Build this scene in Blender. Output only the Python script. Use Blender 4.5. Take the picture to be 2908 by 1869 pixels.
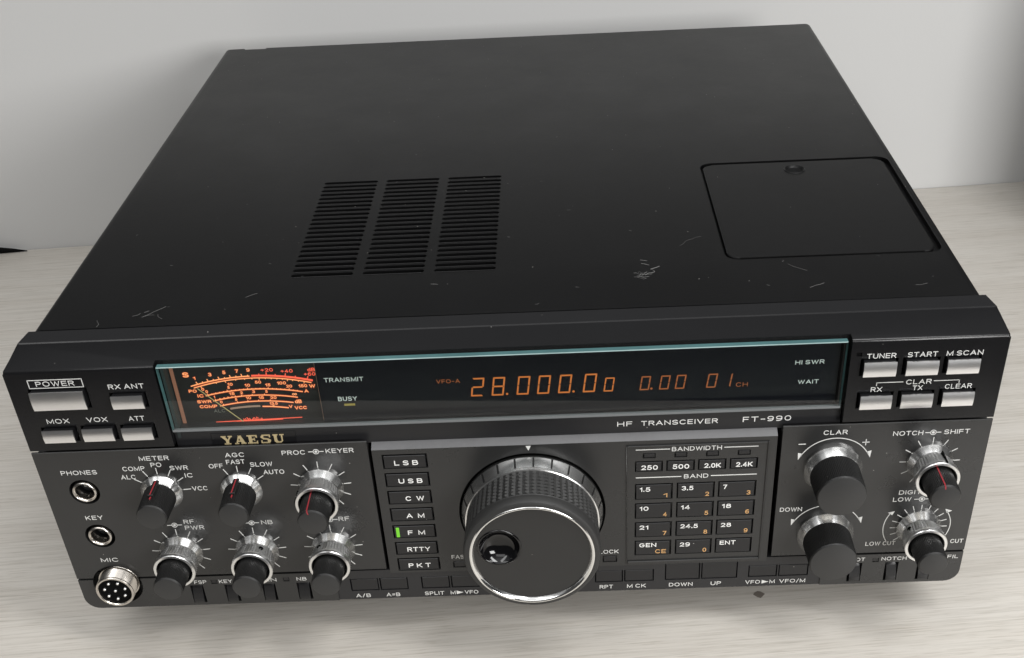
import bpy, bmesh, math, random
from mathutils import Matrix, Vector
random.seed(7)
for o in list(bpy.data.objects):
    bpy.data.objects.remove(o)
scene = bpy.context.scene
COL = scene.collection
S = 0.001            # everything below is given in millimetres
PI = math.pi

# ------------------------------------------------------------------ camera
cam_d = bpy.data.cameras.new('camera')
cam = bpy.data.objects.new('camera', cam_d)
COL.objects.link(cam)
CX = Vector((0.9990233, 0.0002687, -0.0441864))
CY = Vector((-0.0355866, -0.5878823, -0.8081633))
CZ = Vector((-0.0261936, 0.8089464, -0.5872986))
M = Matrix((CX, -CY, -CZ)).transposed().to_4x4()
M.translation = Vector((23.3804353, -366.6957124, 341.4610720)) * S
cam.matrix_world = M
cam_d.sensor_width = 36
cam_d.lens = 41.38811
cam_d.shift_x = -0.025154
cam_d.shift_y = 0.117853
cam_d.clip_start = 0.01
cam_d.clip_end = 50
scene.camera = cam

# ------------------------------------------------------------------ world, lamps, exposure
w = bpy.data.worlds.new('World')
scene.world = w
w.use_nodes = True
bg = w.node_tree.nodes['Background']
wn = w.node_tree
wtc = wn.nodes.new('ShaderNodeTexCoord')
wsep = wn.nodes.new('ShaderNodeSeparateXYZ')
wn.links.new(wtc.outputs['Generated'], wsep.inputs[0])
wr = wn.nodes.new('ShaderNodeValToRGB')       # a pale ceiling overhead, a darker room at eye level
wr.color_ramp.elements[0].position = 0.0
wr.color_ramp.elements[0].color = (0.06, 0.06, 0.06, 1)
wr.color_ramp.elements[1].position = 1.0
wr.color_ramp.elements[1].color = (1.02, 1.026, 1.032, 1)
for p_, c_ in ((0.30, 0.05), (0.52, 0.07), (0.66, 0.34), (0.80, 0.42), (0.91, 0.95)):
    e_ = wr.color_ramp.elements.new(p_)
    e_.color = (c_, c_ * 1.005, c_ * 1.01, 1)
wn.links.new(wsep.outputs['Z'], wr.inputs[0])
wn.links.new(wr.outputs[0], bg.inputs['Color'])
bg.inputs['Strength'].default_value = 1.0


def area(name, loc, target, sx, sy, power, col):
    d = bpy.data.lights.new(name, 'AREA')
    d.shape = 'RECTANGLE'
    d.size, d.size_y, d.energy, d.color = sx, sy, power, col
    o = bpy.data.objects.new(name, d)
    COL.objects.link(o)
    o.location = loc
    o.rotation_euler = (Vector(target) - Vector(loc)).to_track_quat('-Z', 'Y').to_euler()
    return o


area('ceiling_or_fill_lamp', (0.62, -0.36, 1.00), (0.50, -0.30, 0.0), 0.20, 0.90, 8.0, (1.0, 0.995, 0.985))
area('ceiling_or_fill_lamp', (-0.50, -0.52, 1.05), (-0.38, -0.44, 0.0), 0.20, 0.90, 3.0, (1.0, 0.995, 0.985))
area('window_light', (0.95, -1.35, 0.55), (0.0, 0.0, 0.05), 0.75, 0.5, 21.0, (1.0, 0.99, 0.975))

area('ceiling_or_fill_lamp', (-0.15, -1.35, 1.35), (0.0, 0.0, 0.05), 1.5, 0.6, 5.2, (1.0, 0.995, 0.985))  # unseen front fill, added to brighten the knob skirts and front faces

vs = scene.view_settings
vs.view_transform = 'Standard'
vs.look = 'None'
vs.exposure = 0
vs.gamma = 1
vs.use_curve_mapping = False
scene.cycles.max_bounces = 8
scene.cycles.sample_clamp_indirect = 1.5
scene.cycles.caustics_reflective = False
scene.cycles.caustics_refractive = False
scene.cycles.use_denoising = True

# ------------------------------------------------------------------ helpers


def mat(name, col, rough=0.5, metal=0.0, spec=0.5, emit=None, estr=0.0, aniso=0.0):
    m = bpy.data.materials.new(name)
    m.use_nodes = True
    b = m.node_tree.nodes['Principled BSDF']
    b.inputs['Base Color'].default_value = (*col, 1)
    b.inputs['Roughness'].default_value = rough
    b.inputs['Metallic'].default_value = metal
    b.inputs['Specular IOR Level'].default_value = spec
    if emit:
        b.inputs['Emission Color'].default_value = (*emit, 1)
        b.inputs['Emission Strength'].default_value = estr
    if aniso:
        b.inputs['Anisotropic'].default_value = aniso
        t = m.node_tree.nodes.new('ShaderNodeTangent')
        t.direction_type = 'RADIAL'
        t.axis = 'Y'
        m.node_tree.links.new(t.outputs[0], b.inputs['Tangent'])
    return m


def N(m, kind, **kw):
    n = m.node_tree.nodes.new(kind)
    for k, v in kw.items():
        if k in n.inputs:
            n.inputs[k].default_value = v
        else:
            setattr(n, k, v)
    return n


def grainy(m, scale=900, bump=0.12, var=0.12, dust=0.0, dscale=260.0):
    """fine moulded / painted texture: bump, slight tone and gloss variation, optional dust specks"""
    nt = m.node_tree
    b = nt.nodes['Principled BSDF']
    tc = N(m, 'ShaderNodeTexCoord')
    n1 = N(m, 'ShaderNodeTexNoise', Scale=scale, Detail=3.0)
    nt.links.new(tc.outputs['Object'], n1.inputs['Vector'])
    bp = N(m, 'ShaderNodeBump', Strength=bump, Distance=0.0002)
    nt.links.new(n1.outputs['Fac'], bp.inputs['Height'])
    nt.links.new(bp.outputs['Normal'], b.inputs['Normal'])
    n2 = N(m, 'ShaderNodeTexNoise', Scale=35.0, Detail=6.0, Roughness=0.65)
    nt.links.new(tc.outputs['Object'], n2.inputs['Vector'])
    mr = N(m, 'ShaderNodeMapRange')
    r0 = b.inputs['Roughness'].default_value
    mr.inputs['From Min'].default_value = 0.3
    mr.inputs['From Max'].default_value = 0.7
    mr.inputs['To Min'].default_value = r0 - 0.02
    mr.inputs['To Max'].default_value = r0 + 0.03
    nt.links.new(n2.outputs['Fac'], mr.inputs['Value'])
    nt.links.new(mr.outputs[0], b.inputs['Roughness'])
    c = b.inputs['Base Color'].default_value[:]
    cr = N(m, 'ShaderNodeMix', data_type='RGBA')
    cr.inputs[6].default_value = (c[0] * (1 - var), c[1] * (1 - var), c[2] * (1 - var), 1)
    cr.inputs[7].default_value = (c[0] * (1 + var), c[1] * (1 + var), c[2] * (1 + var), 1)
    nt.links.new(n2.outputs['Fac'], cr.inputs[0])
    out = cr.outputs[2]
    if dust:
        v = N(m, 'ShaderNodeTexVoronoi', Scale=dscale)
        nt.links.new(tc.outputs['Object'], v.inputs['Vector'])
        lt = N(m, 'ShaderNodeMath', operation='LESS_THAN')
        lt.inputs[1].default_value = 0.055
        nt.links.new(v.outputs['Distance'], lt.inputs[0])
        sep = N(m, 'ShaderNodeSeparateColor')
        nt.links.new(v.outputs['Color'], sep.inputs[0])
        gt = N(m, 'ShaderNodeMath', operation='GREATER_THAN')
        gt.inputs[1].default_value = 1 - dust
        nt.links.new(sep.outputs[0], gt.inputs[0])
        mu = N(m, 'ShaderNodeMath', operation='MULTIPLY')
        nt.links.new(lt.outputs[0], mu.inputs[0])
        nt.links.new(gt.outputs[0], mu.inputs[1])
        mx = N(m, 'ShaderNodeMix', data_type='RGBA')
        mx.inputs[7].default_value = (0.30, 0.29, 0.27, 1)
        nt.links.new(mu.outputs[0], mx.inputs[0])
        nt.links.new(out, mx.inputs[6])
        out = mx.outputs[2]
    nt.links.new(out, b.inputs['Base Color'])
    return m


MT = {}
MT['panel'] = grainy(mat('panel_plastic', (0.020, 0.020, 0.020), 0.28, spec=0.6), dust=0.10)
MT['frame'] = grainy(mat('frame_plastic', (0.0075, 0.0075, 0.0083), 0.23, spec=0.34), dust=0.08)
MT['strip'] = grainy(mat('strip_plastic', (0.016, 0.016, 0.0175), 0.4), dust=0.06)
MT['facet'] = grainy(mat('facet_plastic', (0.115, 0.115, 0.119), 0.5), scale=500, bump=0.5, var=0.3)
MT['cover'] = grainy(mat('painted_steel', (0.0036, 0.0036, 0.0038), 0.37, spec=0.23), scale=700, bump=0.10, dust=0.09)
MT['hatch'] = grainy(mat('painted_hatch', (0.0042, 0.0042, 0.0044), 0.40, spec=0.24), scale=700, bump=0.05, dust=0.09)
MT['void'] = mat('black_gap', (0.003, 0.003, 0.003), 0.9, spec=0.1)
MT['key'] = grainy(mat('key_plastic', (0.010, 0.010, 0.0112), 0.34), bump=0.05, dust=0.05)
MT['grip'] = grainy(mat('grip_plastic', (0.0045, 0.0045, 0.0045), 0.48), scale=1500, bump=0.3, dust=0.22, dscale=900.0)
MT['cap'] = grainy(mat('cap_plastic', (0.026, 0.026, 0.026), 0.42), bump=0.04, dust=0.04)
MT['rubber'] = grainy(mat('dial_rubber', (0.024, 0.024, 0.0235), 0.52), scale=1200, bump=0.25)
MT['gloss'] = mat('gloss_black', (0.003, 0.003, 0.0035), 0.08)
MT['dial_face'] = grainy(mat('dial_face_plastic', (0.018, 0.018, 0.018), 0.24), bump=0.02, dust=0.04)
MT['alu'] = mat('turned_aluminium', (0.92, 0.92, 0.91), 0.24, 1.0)
def turned_marks(m, n_=2.2, strength=0.55):
    """faint lathe streaks that fan out from the knob's axis"""
    nt = m.node_tree
    tc = N(m, 'ShaderNodeTexCoord')
    sp = N(m, 'ShaderNodeSeparateXYZ')
    nt.links.new(tc.outputs['Object'], sp.inputs[0])
    at_ = N(m, 'ShaderNodeMath', operation='ARCTAN2')
    nt.links.new(sp.outputs['Z'], at_.inputs[0])
    nt.links.new(sp.outputs['X'], at_.inputs[1])
    nz = N(m, 'ShaderNodeTexNoise', noise_dimensions='1D')
    nz.inputs['Scale'].default_value = n_
    nz.inputs['Detail'].default_value = 0.6
    nt.links.new(at_.outputs[0], nz.inputs['W'])
    bp = N(m, 'ShaderNodeBump')
    bp.inputs['Strength'].default_value = strength
    bp.inputs['Distance'].default_value = 0.0012
    nt.links.new(nz.outputs['Fac'], bp.inputs['Height'])
    nt.links.new(bp.outputs[0], nt.nodes['Principled BSDF'].inputs['Normal'])


turned_marks(MT['alu'])
MT['alu_plain'] = mat('milled_aluminium', (0.90, 0.90, 0.89), 0.30, 1.0)
MT['brushed'] = grainy(mat('brushed_aluminium', (0.90, 0.90, 0.905), 0.30, 1.0), scale=1500, bump=0.03, var=0.03)
MT['chrome'] = mat('chrome', (0.86, 0.86, 0.85), 0.10, 1.0)
MT['nickel'] = mat('nickel', (0.66, 0.62, 0.57), 0.24, 1.0)
MT['gold'] = mat('gold_letters', (0.62, 0.50, 0.28), 0.45, 0.15)
MT['ink'] = mat('white_ink', (0.88, 0.88, 0.86), 0.5)
MT['ink_soft'] = mat('silver_ink', (0.72, 0.72, 0.70), 0.5)
MT['orange'] = mat('orange_ink', (0.62, 0.36, 0.15), 0.6)
MT['red'] = mat('red_line', (0.33, 0.03, 0.04), 0.5)
MT['tick'] = mat('black_tick', (0.004, 0.004, 0.004), 0.6)
MT['amber'] = mat('lit_scale_amber', (0.1, 0.03, 0.01), 0.5, emit=(1.0, 0.36, 0.145), estr=1.30)
MT['band_glow'] = mat('dark_red_band_and_glow', (0.05, 0.0, 0.0), 0.5, emit=(1.0, 0.085, 0.02), estr=0.30)  # the scale's dark red band, plus a painted glow round the print
MT['redlit'] = mat('lit_scale_red', (0.1, 0.01, 0.01), 0.5, emit=(1.0, 0.13, 0.07), estr=1.15)
MT['vfd'] = mat('lit_segment', (0.05, 0.02, 0.01), 0.5, emit=(1.0, 0.265, 0.045), estr=0.58)
MT['vfd_dim'] = mat('lit_segment_dim', (0.05, 0.02, 0.01), 0.5, emit=(1.0, 0.25, 0.055), estr=0.32)
MT['green'] = mat('lit_green', (0.05, 0.2, 0.02), 0.4, emit=(0.30, 0.95, 0.03), estr=0.5)
MT['busy'] = mat('busy_lamp', (0.20, 0.15, 0.04), 0.4, emit=(0.5, 0.36, 0.05), estr=0.25)
MT['needle'] = mat('needle_paint', (0.40, 0.34, 0.16), 0.5, emit=(0.5, 0.36, 0.12), estr=0.18)
MT['alc'] = mat('brown_scale', (0.30, 0.20, 0.16), 0.6, emit=(0.5, 0.26, 0.16), estr=0.25)
MT['alc_txt'] = mat('grey_scale_print', (0.22, 0.21, 0.19), 0.6)
MT['stripe'] = mat('meter_side_light', (0.25, 0.12, 0.08), 0.5, emit=(0.75, 0.26, 0.14), estr=0.13)
MT['meterblack'] = mat('meter_card', (0.010, 0.009, 0.009), 0.5)
MT['filter'] = mat('display_filter', (0.0035, 0.0038, 0.0065), 0.25, spec=0.3)
MT['liner'] = mat('window_liner', (0.030, 0.040, 0.040), 0.45)
MT['fibre'] = mat('dust_fibre', (0.11, 0.11, 0.107), 0.8)

g = bpy.data.materials.new('window_glass')
g.use_nodes = True
nt = g.node_tree
nt.nodes.remove(nt.nodes['Principled BSDF'])
tr = nt.nodes.new('ShaderNodeBsdfTransparent')
tr.inputs[0].default_value = (0.93, 0.97, 0.96, 1)
gl = nt.nodes.new('ShaderNodeBsdfGlossy')
gl.inputs['Roughness'].default_value = 0.015
fr = nt.nodes.new('ShaderNodeFresnel')
fr.inputs[0].default_value = 1.5
mx = nt.nodes.new('ShaderNodeMixShader')
geo = nt.nodes.new('ShaderNodeNewGeometry')
inv = nt.nodes.new('ShaderNodeMath')
inv.operation = 'SUBTRACT'
inv.inputs[0].default_value = 1.0
nt.links.new(geo.outputs['Backfacing'], inv.inputs[1])
mul = nt.nodes.new('ShaderNodeMath')
mul.operation = 'MULTIPLY'
nt.links.new(fr.outputs[0], mul.inputs[0])
nt.links.new(inv.outputs[0], mul.inputs[1])
nt.links.new(mul.outputs[0], mx.inputs[0])
nt.links.new(tr.outputs[0], mx.inputs[1])
nt.links.new(gl.outputs[0], mx.inputs[2])
nt.links.new(mx.outputs[0], nt.nodes['Material Output'].inputs[0])
MT['glass'] = g
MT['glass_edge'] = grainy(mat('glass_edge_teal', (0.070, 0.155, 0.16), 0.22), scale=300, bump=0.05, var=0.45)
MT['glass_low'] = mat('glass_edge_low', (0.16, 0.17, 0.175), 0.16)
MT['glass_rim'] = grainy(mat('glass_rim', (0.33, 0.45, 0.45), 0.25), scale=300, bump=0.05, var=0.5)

m = mat('whitewashed_wood', (0.5, 0.47, 0.43), 0.42)
nt = m.node_tree
b = nt.nodes['Principled BSDF']
tc = N(m, 'ShaderNodeTexCoord')


def noise_layer(sc, loc, detail, rough, dist=0.0):
    mp = N(m, 'ShaderNodeMapping')
    mp.inputs['Scale'].default_value = sc
    mp.inputs['Location'].default_value = loc
    nt.links.new(tc.outputs['Object'], mp.inputs['Vector'])
    n = N(m, 'ShaderNodeTexNoise', Scale=1.0, Detail=detail, Roughness=rough, Distortion=dist)
    nt.links.new(mp.outputs[0], n.inputs['Vector'])
    return n.outputs['Fac']


def ramp(fac, stops):
    r = N(m, 'ShaderNodeValToRGB')
    el = r.color_ramp.elements
    while len(el) < len(stops):
        el.new(0.5)
    for e, (p, c) in zip(el, stops):
        e.position = p
        e.color = (*c, 1)
    nt.links.new(fac, r.inputs[0])
    return r.outputs[0]


base = ramp(noise_layer((2.0, 70, 8), (3, 1, 0), 5, 0.6, 0.15), [(0.30, (0.525, 0.492, 0.444)), (0.55, (0.565, 0.535, 0.489)), (0.75, (0.595, 0.569, 0.527))])
fine = ramp(noise_layer((14, 640, 30), (1, 5, 0), 6, 0.66), [(0.34, (0.84, 0.835, 0.82)), (0.52, (1, 1, 1)), (0.8, (1.05, 1.05, 1.05))])
dark = ramp(noise_layer((9, 260, 20), (9, 2, 0), 4, 0.55, 0.25), [(0.24, (0.84, 0.815, 0.79)), (0.38, (1, 1, 1))])
x1 = N(m, 'ShaderNodeMix', data_type='RGBA', blend_type='MULTIPLY')
x1.inputs[0].default_value = 1
nt.links.new(base, x1.inputs[6])
nt.links.new(fine, x1.inputs[7])
x2 = N(m, 'ShaderNodeMix', data_type='RGBA', blend_type='MULTIPLY')
x2.inputs[0].default_value = 1
nt.links.new(x1.outputs[2], x2.inputs[6])
nt.links.new(dark, x2.inputs[7])
pore = ramp(noise_layer((55, 1500, 40), (2, 7, 0), 3, 0.6), [(0.33, (0.80, 0.785, 0.76)), (0.45, (1, 1, 1)), (0.75, (1.03, 1.03, 1.03))])
x3 = N(m, 'ShaderNodeMix', data_type='RGBA', blend_type='MULTIPLY')
x3.inputs[0].default_value = 1
nt.links.new(x2.outputs[2], x3.inputs[6])
nt.links.new(pore, x3.inputs[7])
nt.links.new(x3.outputs[2], b.inputs['Base Color'])
bp = N(m, 'ShaderNodeBump', Strength=0.15, Distance=0.0004)
nt.links.new(fine, bp.inputs['Height'])
nt.links.new(bp.outputs[0], b.inputs['Normal'])
MT['wood'] = m

m = mat('matt_wall_paint', (0.55, 0.55, 0.546), 0.75)
nt = m.node_tree
tc = N(m, 'ShaderNodeTexCoord')
n = N(m, 'ShaderNodeTexNoise', Scale=420.0, Detail=4.0)
nt.links.new(tc.outputs['Object'], n.inputs['Vector'])
bp = N(m, 'ShaderNodeBump', Strength=0.10, Distance=0.0004)
nt.links.new(n.outputs['Fac'], bp.inputs['Height'])
nt.links.new(bp.outputs[0], m.node_tree.nodes['Principled BSDF'].inputs['Normal'])
MT['wall'] = m
MT['knot'] = mat('knot_in_the_wood', (0.20, 0.175, 0.15), 0.6)
MT['floor'] = mat('dark_floor', (0.06, 0.055, 0.05), 0.6)

# ---- geometry


def finish(name, bm, m, parent=None, loc=None, angle=32):
    bmesh.ops.recalc_face_normals(bm, faces=bm.faces)
    return finish_me(name, bm_to_me(name, bm), m, parent, loc, angle)


def bm_to_me(name, bm):
    me = bpy.data.meshes.new(name)
    bm.to_mesh(me)
    bm.free()
    return me


def finish_me(name, me, m, parent=None, loc=None, angle=32):
    me.transform(Matrix.Scale(S, 4))
    for p in me.polygons:
        p.use_smooth = True
    me.set_sharp_from_angle(angle=math.radians(angle))
    me.materials.clear()
    for mm in (m if isinstance(m, (list, tuple)) else [m]):
        me.materials.append(MT[mm])
    o = bpy.data.objects.new(name, me)
    COL.objects.link(o)
    if parent is not None:
        o.parent = parent
    if loc is not None:
        o.location = Vector(loc) * S
    return o


def box(bm, x0, x1, y0, y1, z0, z1, bev=0.0, seg=1, mi=0):
    vs_ = [bm.verts.new(p) for p in ((x0, y0, z0), (x1, y0, z0), (x1, y1, z0), (x0, y1, z0), (x0, y0, z1), (x1, y0, z1), (x1, y1, z1), (x0, y1, z1))]
    fs = [bm.faces.new([vs_[i] for i in q]) for q in ((0, 3, 2, 1), (4, 5, 6, 7), (0, 1, 5, 4), (1, 2, 6, 5), (2, 3, 7, 6), (3, 0, 4, 7))]
    for f in fs:
        f.material_index = mi
    if bev:
        es = list({e for f in fs for e in f.edges})
        bmesh.ops.bevel(bm, geom=es, offset=bev, segments=seg, profile=0.5, affect='EDGES')
    return fs


def poly_y(bm, pts, y0, y1):
    """closed outline in x,z pushed out from y0 (back) to y1 (front)"""
    a = [bm.verts.new((x, y0, z)) for x, z in pts]
    c = [bm.verts.new((x, y1, z)) for x, z in pts]
    n = len(pts)
    bm.faces.new(a)
    bm.faces.new(c[::-1])
    for i in range(n):
        bm.faces.new((a[i], a[(i + 1) % n], c[(i + 1) % n], c[i]))


def rrect(x0, x1, z0, z1, r, k=6, corners=(1, 1, 1, 1)):
    pts = []
    for (cx, cz, a0), on in zip(((x1 - r, z1 - r, 0), (x0 + r, z1 - r, 90), (x0 + r, z0 + r, 180), (x1 - r, z0 + r, 270)), corners):
        if on:
            for i in range(k + 1):
                a = math.radians(a0 + 90 * i / k)
                pts.append((cx + r * math.cos(a), cz + r * math.sin(a)))
        else:
            sx = 1 if a0 in (0, 270) else -1
            sz = 1 if a0 in (0, 90) else -1
            pts.append((cx + sx * r, cz + sz * r))
    return pts


def lathe(bm, prof, n=64, cx=0.0, cz=0.0, rib=None, close=True):
    """profile of (y, r) turned about the y axis; rib(i, j) adds to the radius"""
    rings = []
    for j, (y, r) in enumerate(prof):
        if r <= 0:
            rings.append([bm.verts.new((cx, y, cz))])
            continue
        ring = []
        for i in range(n):
            a = 2 * PI * i / n
            rr = r + (rib(i, j) if rib else 0)
            ring.append(bm.verts.new((cx + rr * math.cos(a), y, cz + rr * math.sin(a))))
        rings.append(ring)
    for a, c in zip(rings, rings[1:]):
        if len(a) == 1 and len(c) == 1:
            continue
        for i in range(n):
            k = (i + 1) % n
            if len(a) == 1:
                bm.faces.new((a[0], c[i], c[k]))
            elif len(c) == 1:
                bm.faces.new((a[i], c[0], a[k]))
            else:
                bm.faces.new((a[i], c[i], c[k], a[k]))


def boolean(me_a, bm_b, op='DIFFERENCE'):
    me_b = bm_to_me('cutter', bm_b)
    a = bpy.data.objects.new('a', me_a)
    c = bpy.data.objects.new('b', me_b)
    COL.objects.link(a)
    COL.objects.link(c)
    md = a.modifiers.new('m', 'BOOLEAN')
    md.object = c
    md.operation = op
    md.solver = 'EXACT'
    md.use_self = True
    dg = bpy.context.evaluated_depsgraph_get()
    dg.update()
    out = bpy.data.meshes.new_from_object(a.evaluated_get(dg))
    bpy.data.objects.remove(a)
    bpy.data.objects.remove(c)
    return out


def _arc(cx, cy, rx, ry, a0, a1, n=12, p=2.25):
    out = []
    for k in range(n + 1):
        a = math.radians(a0 + (a1 - a0) * k / n)
        c, s = math.cos(a), math.sin(a)
        out.append((cx + rx * math.copysign(abs(c) ** (2 / p), c), cy + ry * math.copysign(abs(s) ** (2 / p), s)))
    return out


def _glyphs():
    """a plain bold grotesque drawn as strokes: {char: (width, [(closed, points), ...])} on a unit cap height"""
    G = {}

    def g(ch, w_, *strokes):
        G[ch] = (w_, [(st[0] == 'c', st[1]) for st in strokes])

    def o(*pts):
        return ('o', list(pts))

    def oa(pts):
        return ('o', pts)

    def c(pts):
        return ('c', pts)
    g('A', .86, o((0, 0), (.43, 1), (.86, 0)), o((.17, .34), (.69, .34)))
    bt = _arc(.42, .77, .24, .23, 90, -90, 8)
    bb = _arc(.44, .27, .28, .27, 90, -90, 8)
    g('B', .72, o((0, 0), (0, 1)), oa([(.06, 1)] + bt + [(.06, .54)]), oa([(.06, .54)] + bb + [(.06, 0)]))
    g('C', .80, oa(_arc(.42, .5, .42, .5, 42, 318, 22)))
    g('D', .78, c([(0, 0), (0, 1), (.32, 1)] + _arc(.36, .5, .42, .5, 88, -88, 14) + [(.32, 0)]))
    g('E', .66, o((.66, 1), (0, 1), (0, 0), (.66, 0)), o((0, .52), (.60, .52)))
    g('F', .62, o((.62, 1), (0, 1), (0, 0)), o((0, .50), (.56, .50)))
    g('G', .84, oa(_arc(.42, .5, .42, .5, 42, 335, 22) + [(.82, .46), (.48, .46)]))
    g('H', .76, o((0, 0), (0, 1)), o((.76, 0), (.76, 1)), o((0, .52), (.76, .52)))
    g('I', .0, o((0, 0), (0, 1)))
    g('K', .76, o((0, 0), (0, 1)), o((.72, 1), (0, .34)), o((.24, .56), (.76, 0)))
    g('L', .58, o((0, 1), (0, 0), (.58, 0)))
    g('M', .94, o((0, 0), (0, 1), (.47, .08), (.94, 1), (.94, 0)))
    g('N', .78, o((0, 0), (0, 1), (.78, 0), (.78, 1)))
    g('O', .90, c(_arc(.45, .5, .45, .5, 90, 450 - 360 / 28, 27)))
    g('P', .68, oa([(0, 0), (0, 1), (.36, 1)] + _arc(.38, .74, .30, .26, 90, -90, 8) + [(.16, .48)]))
    g('R', .72, oa([(0, 0), (0, 1), (.40, 1)] + _arc(.42, .75, .28, .25, 90, -90, 8) + [(.16, .5)]), o((.40, .5), (.72, 0)))
    g('S', .72, oa(_arc(.36, .75, .34, .25, 25, 270, 14) + _arc(.36, .25, .36, .25, 90, -155, 14)[0:]))
    g('T', .74, o((0, 1), (.74, 1)), o((.37, 1), (.37, 0)))
    g('U', .76, oa([(0, 1), (0, .36)] + _arc(.38, .36, .38, .36, 180, 360, 12) + [(.76, 1)]))
    g('V', .80, o((0, 1), (.40, 0), (.80, 1)))
    g('W', 1.16, o((0, 1), (.29, 0), (.58, .95), (.87, 0), (1.16, 1)))
    g('X', .78, o((0, 0), (.78, 1)), o((0, 1), (.78, 0)))
    g('Y', .80, o((0, 1), (.40, .46), (.80, 1)), o((.40, .46), (.40, 0)))
    g('d', .60, c(_arc(.30, .34, .30, .34, 90, 450 - 18, 19)), o((.60, 1), (.60, 0)))
    g('0', .66, c(_arc(.33, .5, .33, .5, 90, 450 - 360 / 24, 23)))
    g('1', .26, o((0, .74), (.26, .96), (.26, 0)))
    g('2', .64, oa(_arc(.32, .70, .31, .30, 165, -25, 12) + [(0, 0), (.64, 0)]))
    g('3', .64, oa(_arc(.31, .76, .29, .24, 155, -90, 12)), oa(_arc(.31, .26, .33, .26, 90, -155, 12)))
    g('4', .70, o((.50, 0), (.50, 1), (0, .28), (.70, .28)))
    g('5', .64, oa([(.58, 1), (.12, 1), (.05, .50)] + _arc(.31, .32, .33, .32, 125, -155, 14)))
    g('6', .64, c(_arc(.32, .31, .32, .31, 90, 450 - 18, 19)), oa(_arc(.40, .5, .40, .5, 62, 180, 9) + [(.0, .34)]))
    g('7', .60, o((0, 1), (.60, 1), (.20, 0)))
    g('8', .66, c(_arc(.33, .77, .28, .23, 90, 450 - 20, 17)), c(_arc(.33, .27, .33, .27, 90, 450 - 18, 19)))
    g('9', .64, c(_arc(.32, .69, .32, .31, 90, 450 - 18, 19)), oa(_arc(.24, .5, .40, .5, 0, -118, 9)))
    g('.', .0, o((0, -.02), (0, .10)))
    g('-', .42, o((0, .44), (.42, .44)))
    g('/', .40, o((0, -.05), (.40, 1.05)))
    g('=', .52, o((0, .34), (.52, .34)), o((0, .66), (.52, .66)))
    g('+', .62, o((0, .5), (.62, .5)), o((.31, .19), (.31, .81)))
    return G


GL = _glyphs()


def ribbon(bm, pts, closed, wd, y):
    n = len(pts)
    P = [Vector(p) for p in pts]
    L_, R_ = [], []
    for i in range(n):
        a = P[(i - 1) % n] if (closed or i > 0) else None
        b_ = P[(i + 1) % n] if (closed or i < n - 1) else None
        d1 = (P[i] - a).normalized() if a is not None else None
        d2 = (b_ - P[i]).normalized() if b_ is not None else None
        if d1 is None:
            d1 = d2
        if d2 is None:
            d2 = d1
        n1, n2 = Vector((-d1.y, d1.x)), Vector((-d2.y, d2.x))
        mv = n1 + n2
        if mv.length < 1e-4:
            mv = n1
        mv.normalize()
        k = min(1.0 / max(mv.dot(n1), 0.2), 2.2)
        ext = Vector((0, 0))
        L_.append(P[i] + mv * wd / 2 * k)
        R_.append(P[i] - mv * wd / 2 * k)
    if not closed:
        e0 = (P[0] - P[1]).normalized() * wd / 2
        e1 = (P[-1] - P[-2]).normalized() * wd / 2
        L_[0], R_[0] = L_[0] + e0 * 0.999, R_[0] + e0 * 0.999
        L_[-1], R_[-1] = L_[-1] + e1 * 0.999, R_[-1] + e1 * 0.999
    vl = [bm.verts.new((p.x, y, p.y)) for p in L_]
    vr = [bm.verts.new((p.x, y, p.y)) for p in R_]
    for i in range(n if closed else n - 1):
        k = (i + 1) % n
        bm.faces.new((vl[i], vr[i], vr[k], vl[k]))


def text(bm, s, x0, x1, z0, h=2.1, y=0.0, bold=0.010, spacing=1.08, t=0.08):
    """bold printed capitals filling x0..x1 on the baseline z0; strokes lie a hair above the panel"""
    sw = h * (0.135 + bold * 1.6)
    gap = 0.34 * spacing
    tot, items = 0.0, []
    for i, ch in enumerate(s):
        if ch == ' ':
            tot += 0.36
            continue
        w_, st = GL[ch]
        items.append((tot, w_, st))
        tot += w_ + gap
    tot -= gap
    last = items[-1]
    full = last[0] + last[1]
    inner = (x1 - x0) - sw
    kx = inner / full if full > 1e-6 else 0.0
    off = x0 + sw / 2 if full > 1e-6 else (x0 + x1) / 2
    hz = h - sw
    q = 0
    for ox, w_, st in items:
        for closed, pts in st:
            pp_ = [(off + (ox + u) * kx, z0 + sw / 2 + v * hz) for u, v in pts]
            ribbon(bm, pp_, closed, sw, y - t - 0.012 * (q % 3))
            q += 1


def bar(bm, p, q, wd, y=0.0, t=0.12):
    """a printed straight line between two x,z points"""
    d = Vector((q[0] - p[0], q[1] - p[1])).normalized()
    n_ = Vector((-d.y, d.x)) * wd / 2
    pts = [(p[0] + n_.x, p[1] + n_.y), (p[0] - n_.x, p[1] - n_.y), (q[0] - n_.x, q[1] - n_.y), (q[0] + n_.x, q[1] + n_.y)]
    poly_y(bm, pts, y, y - t)


def arc(bm, cx, cz, r, a0, a1, wd, y=0.0, t=0.12, n=40):
    pts = []
    for i in range(n + 1):
        a = math.radians(a0 + (a1 - a0) * i / n)
        pts.append((cx + (r + wd / 2) * math.cos(a), cz + (r + wd / 2) * math.sin(a)))
    for i in range(n, -1, -1):
        a = math.radians(a0 + (a1 - a0) * i / n)
        pts.append((cx + (r - wd / 2) * math.cos(a), cz + (r - wd / 2) * math.sin(a)))
    for i in range(n):
        q = [pts[i], pts[i + 1], pts[2 * n - i], pts[2 * n + 1 - i]]
        poly_y(bm, q, y, y - t)


def disc(bm, cx, cz, r, y=0.0, t=0.12, n=24):
    poly_y(bm, [(cx + r * math.cos(2 * PI * i / n), cz + r * math.sin(2 * PI * i / n)) for i in range(n)], y, y - t)


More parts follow.
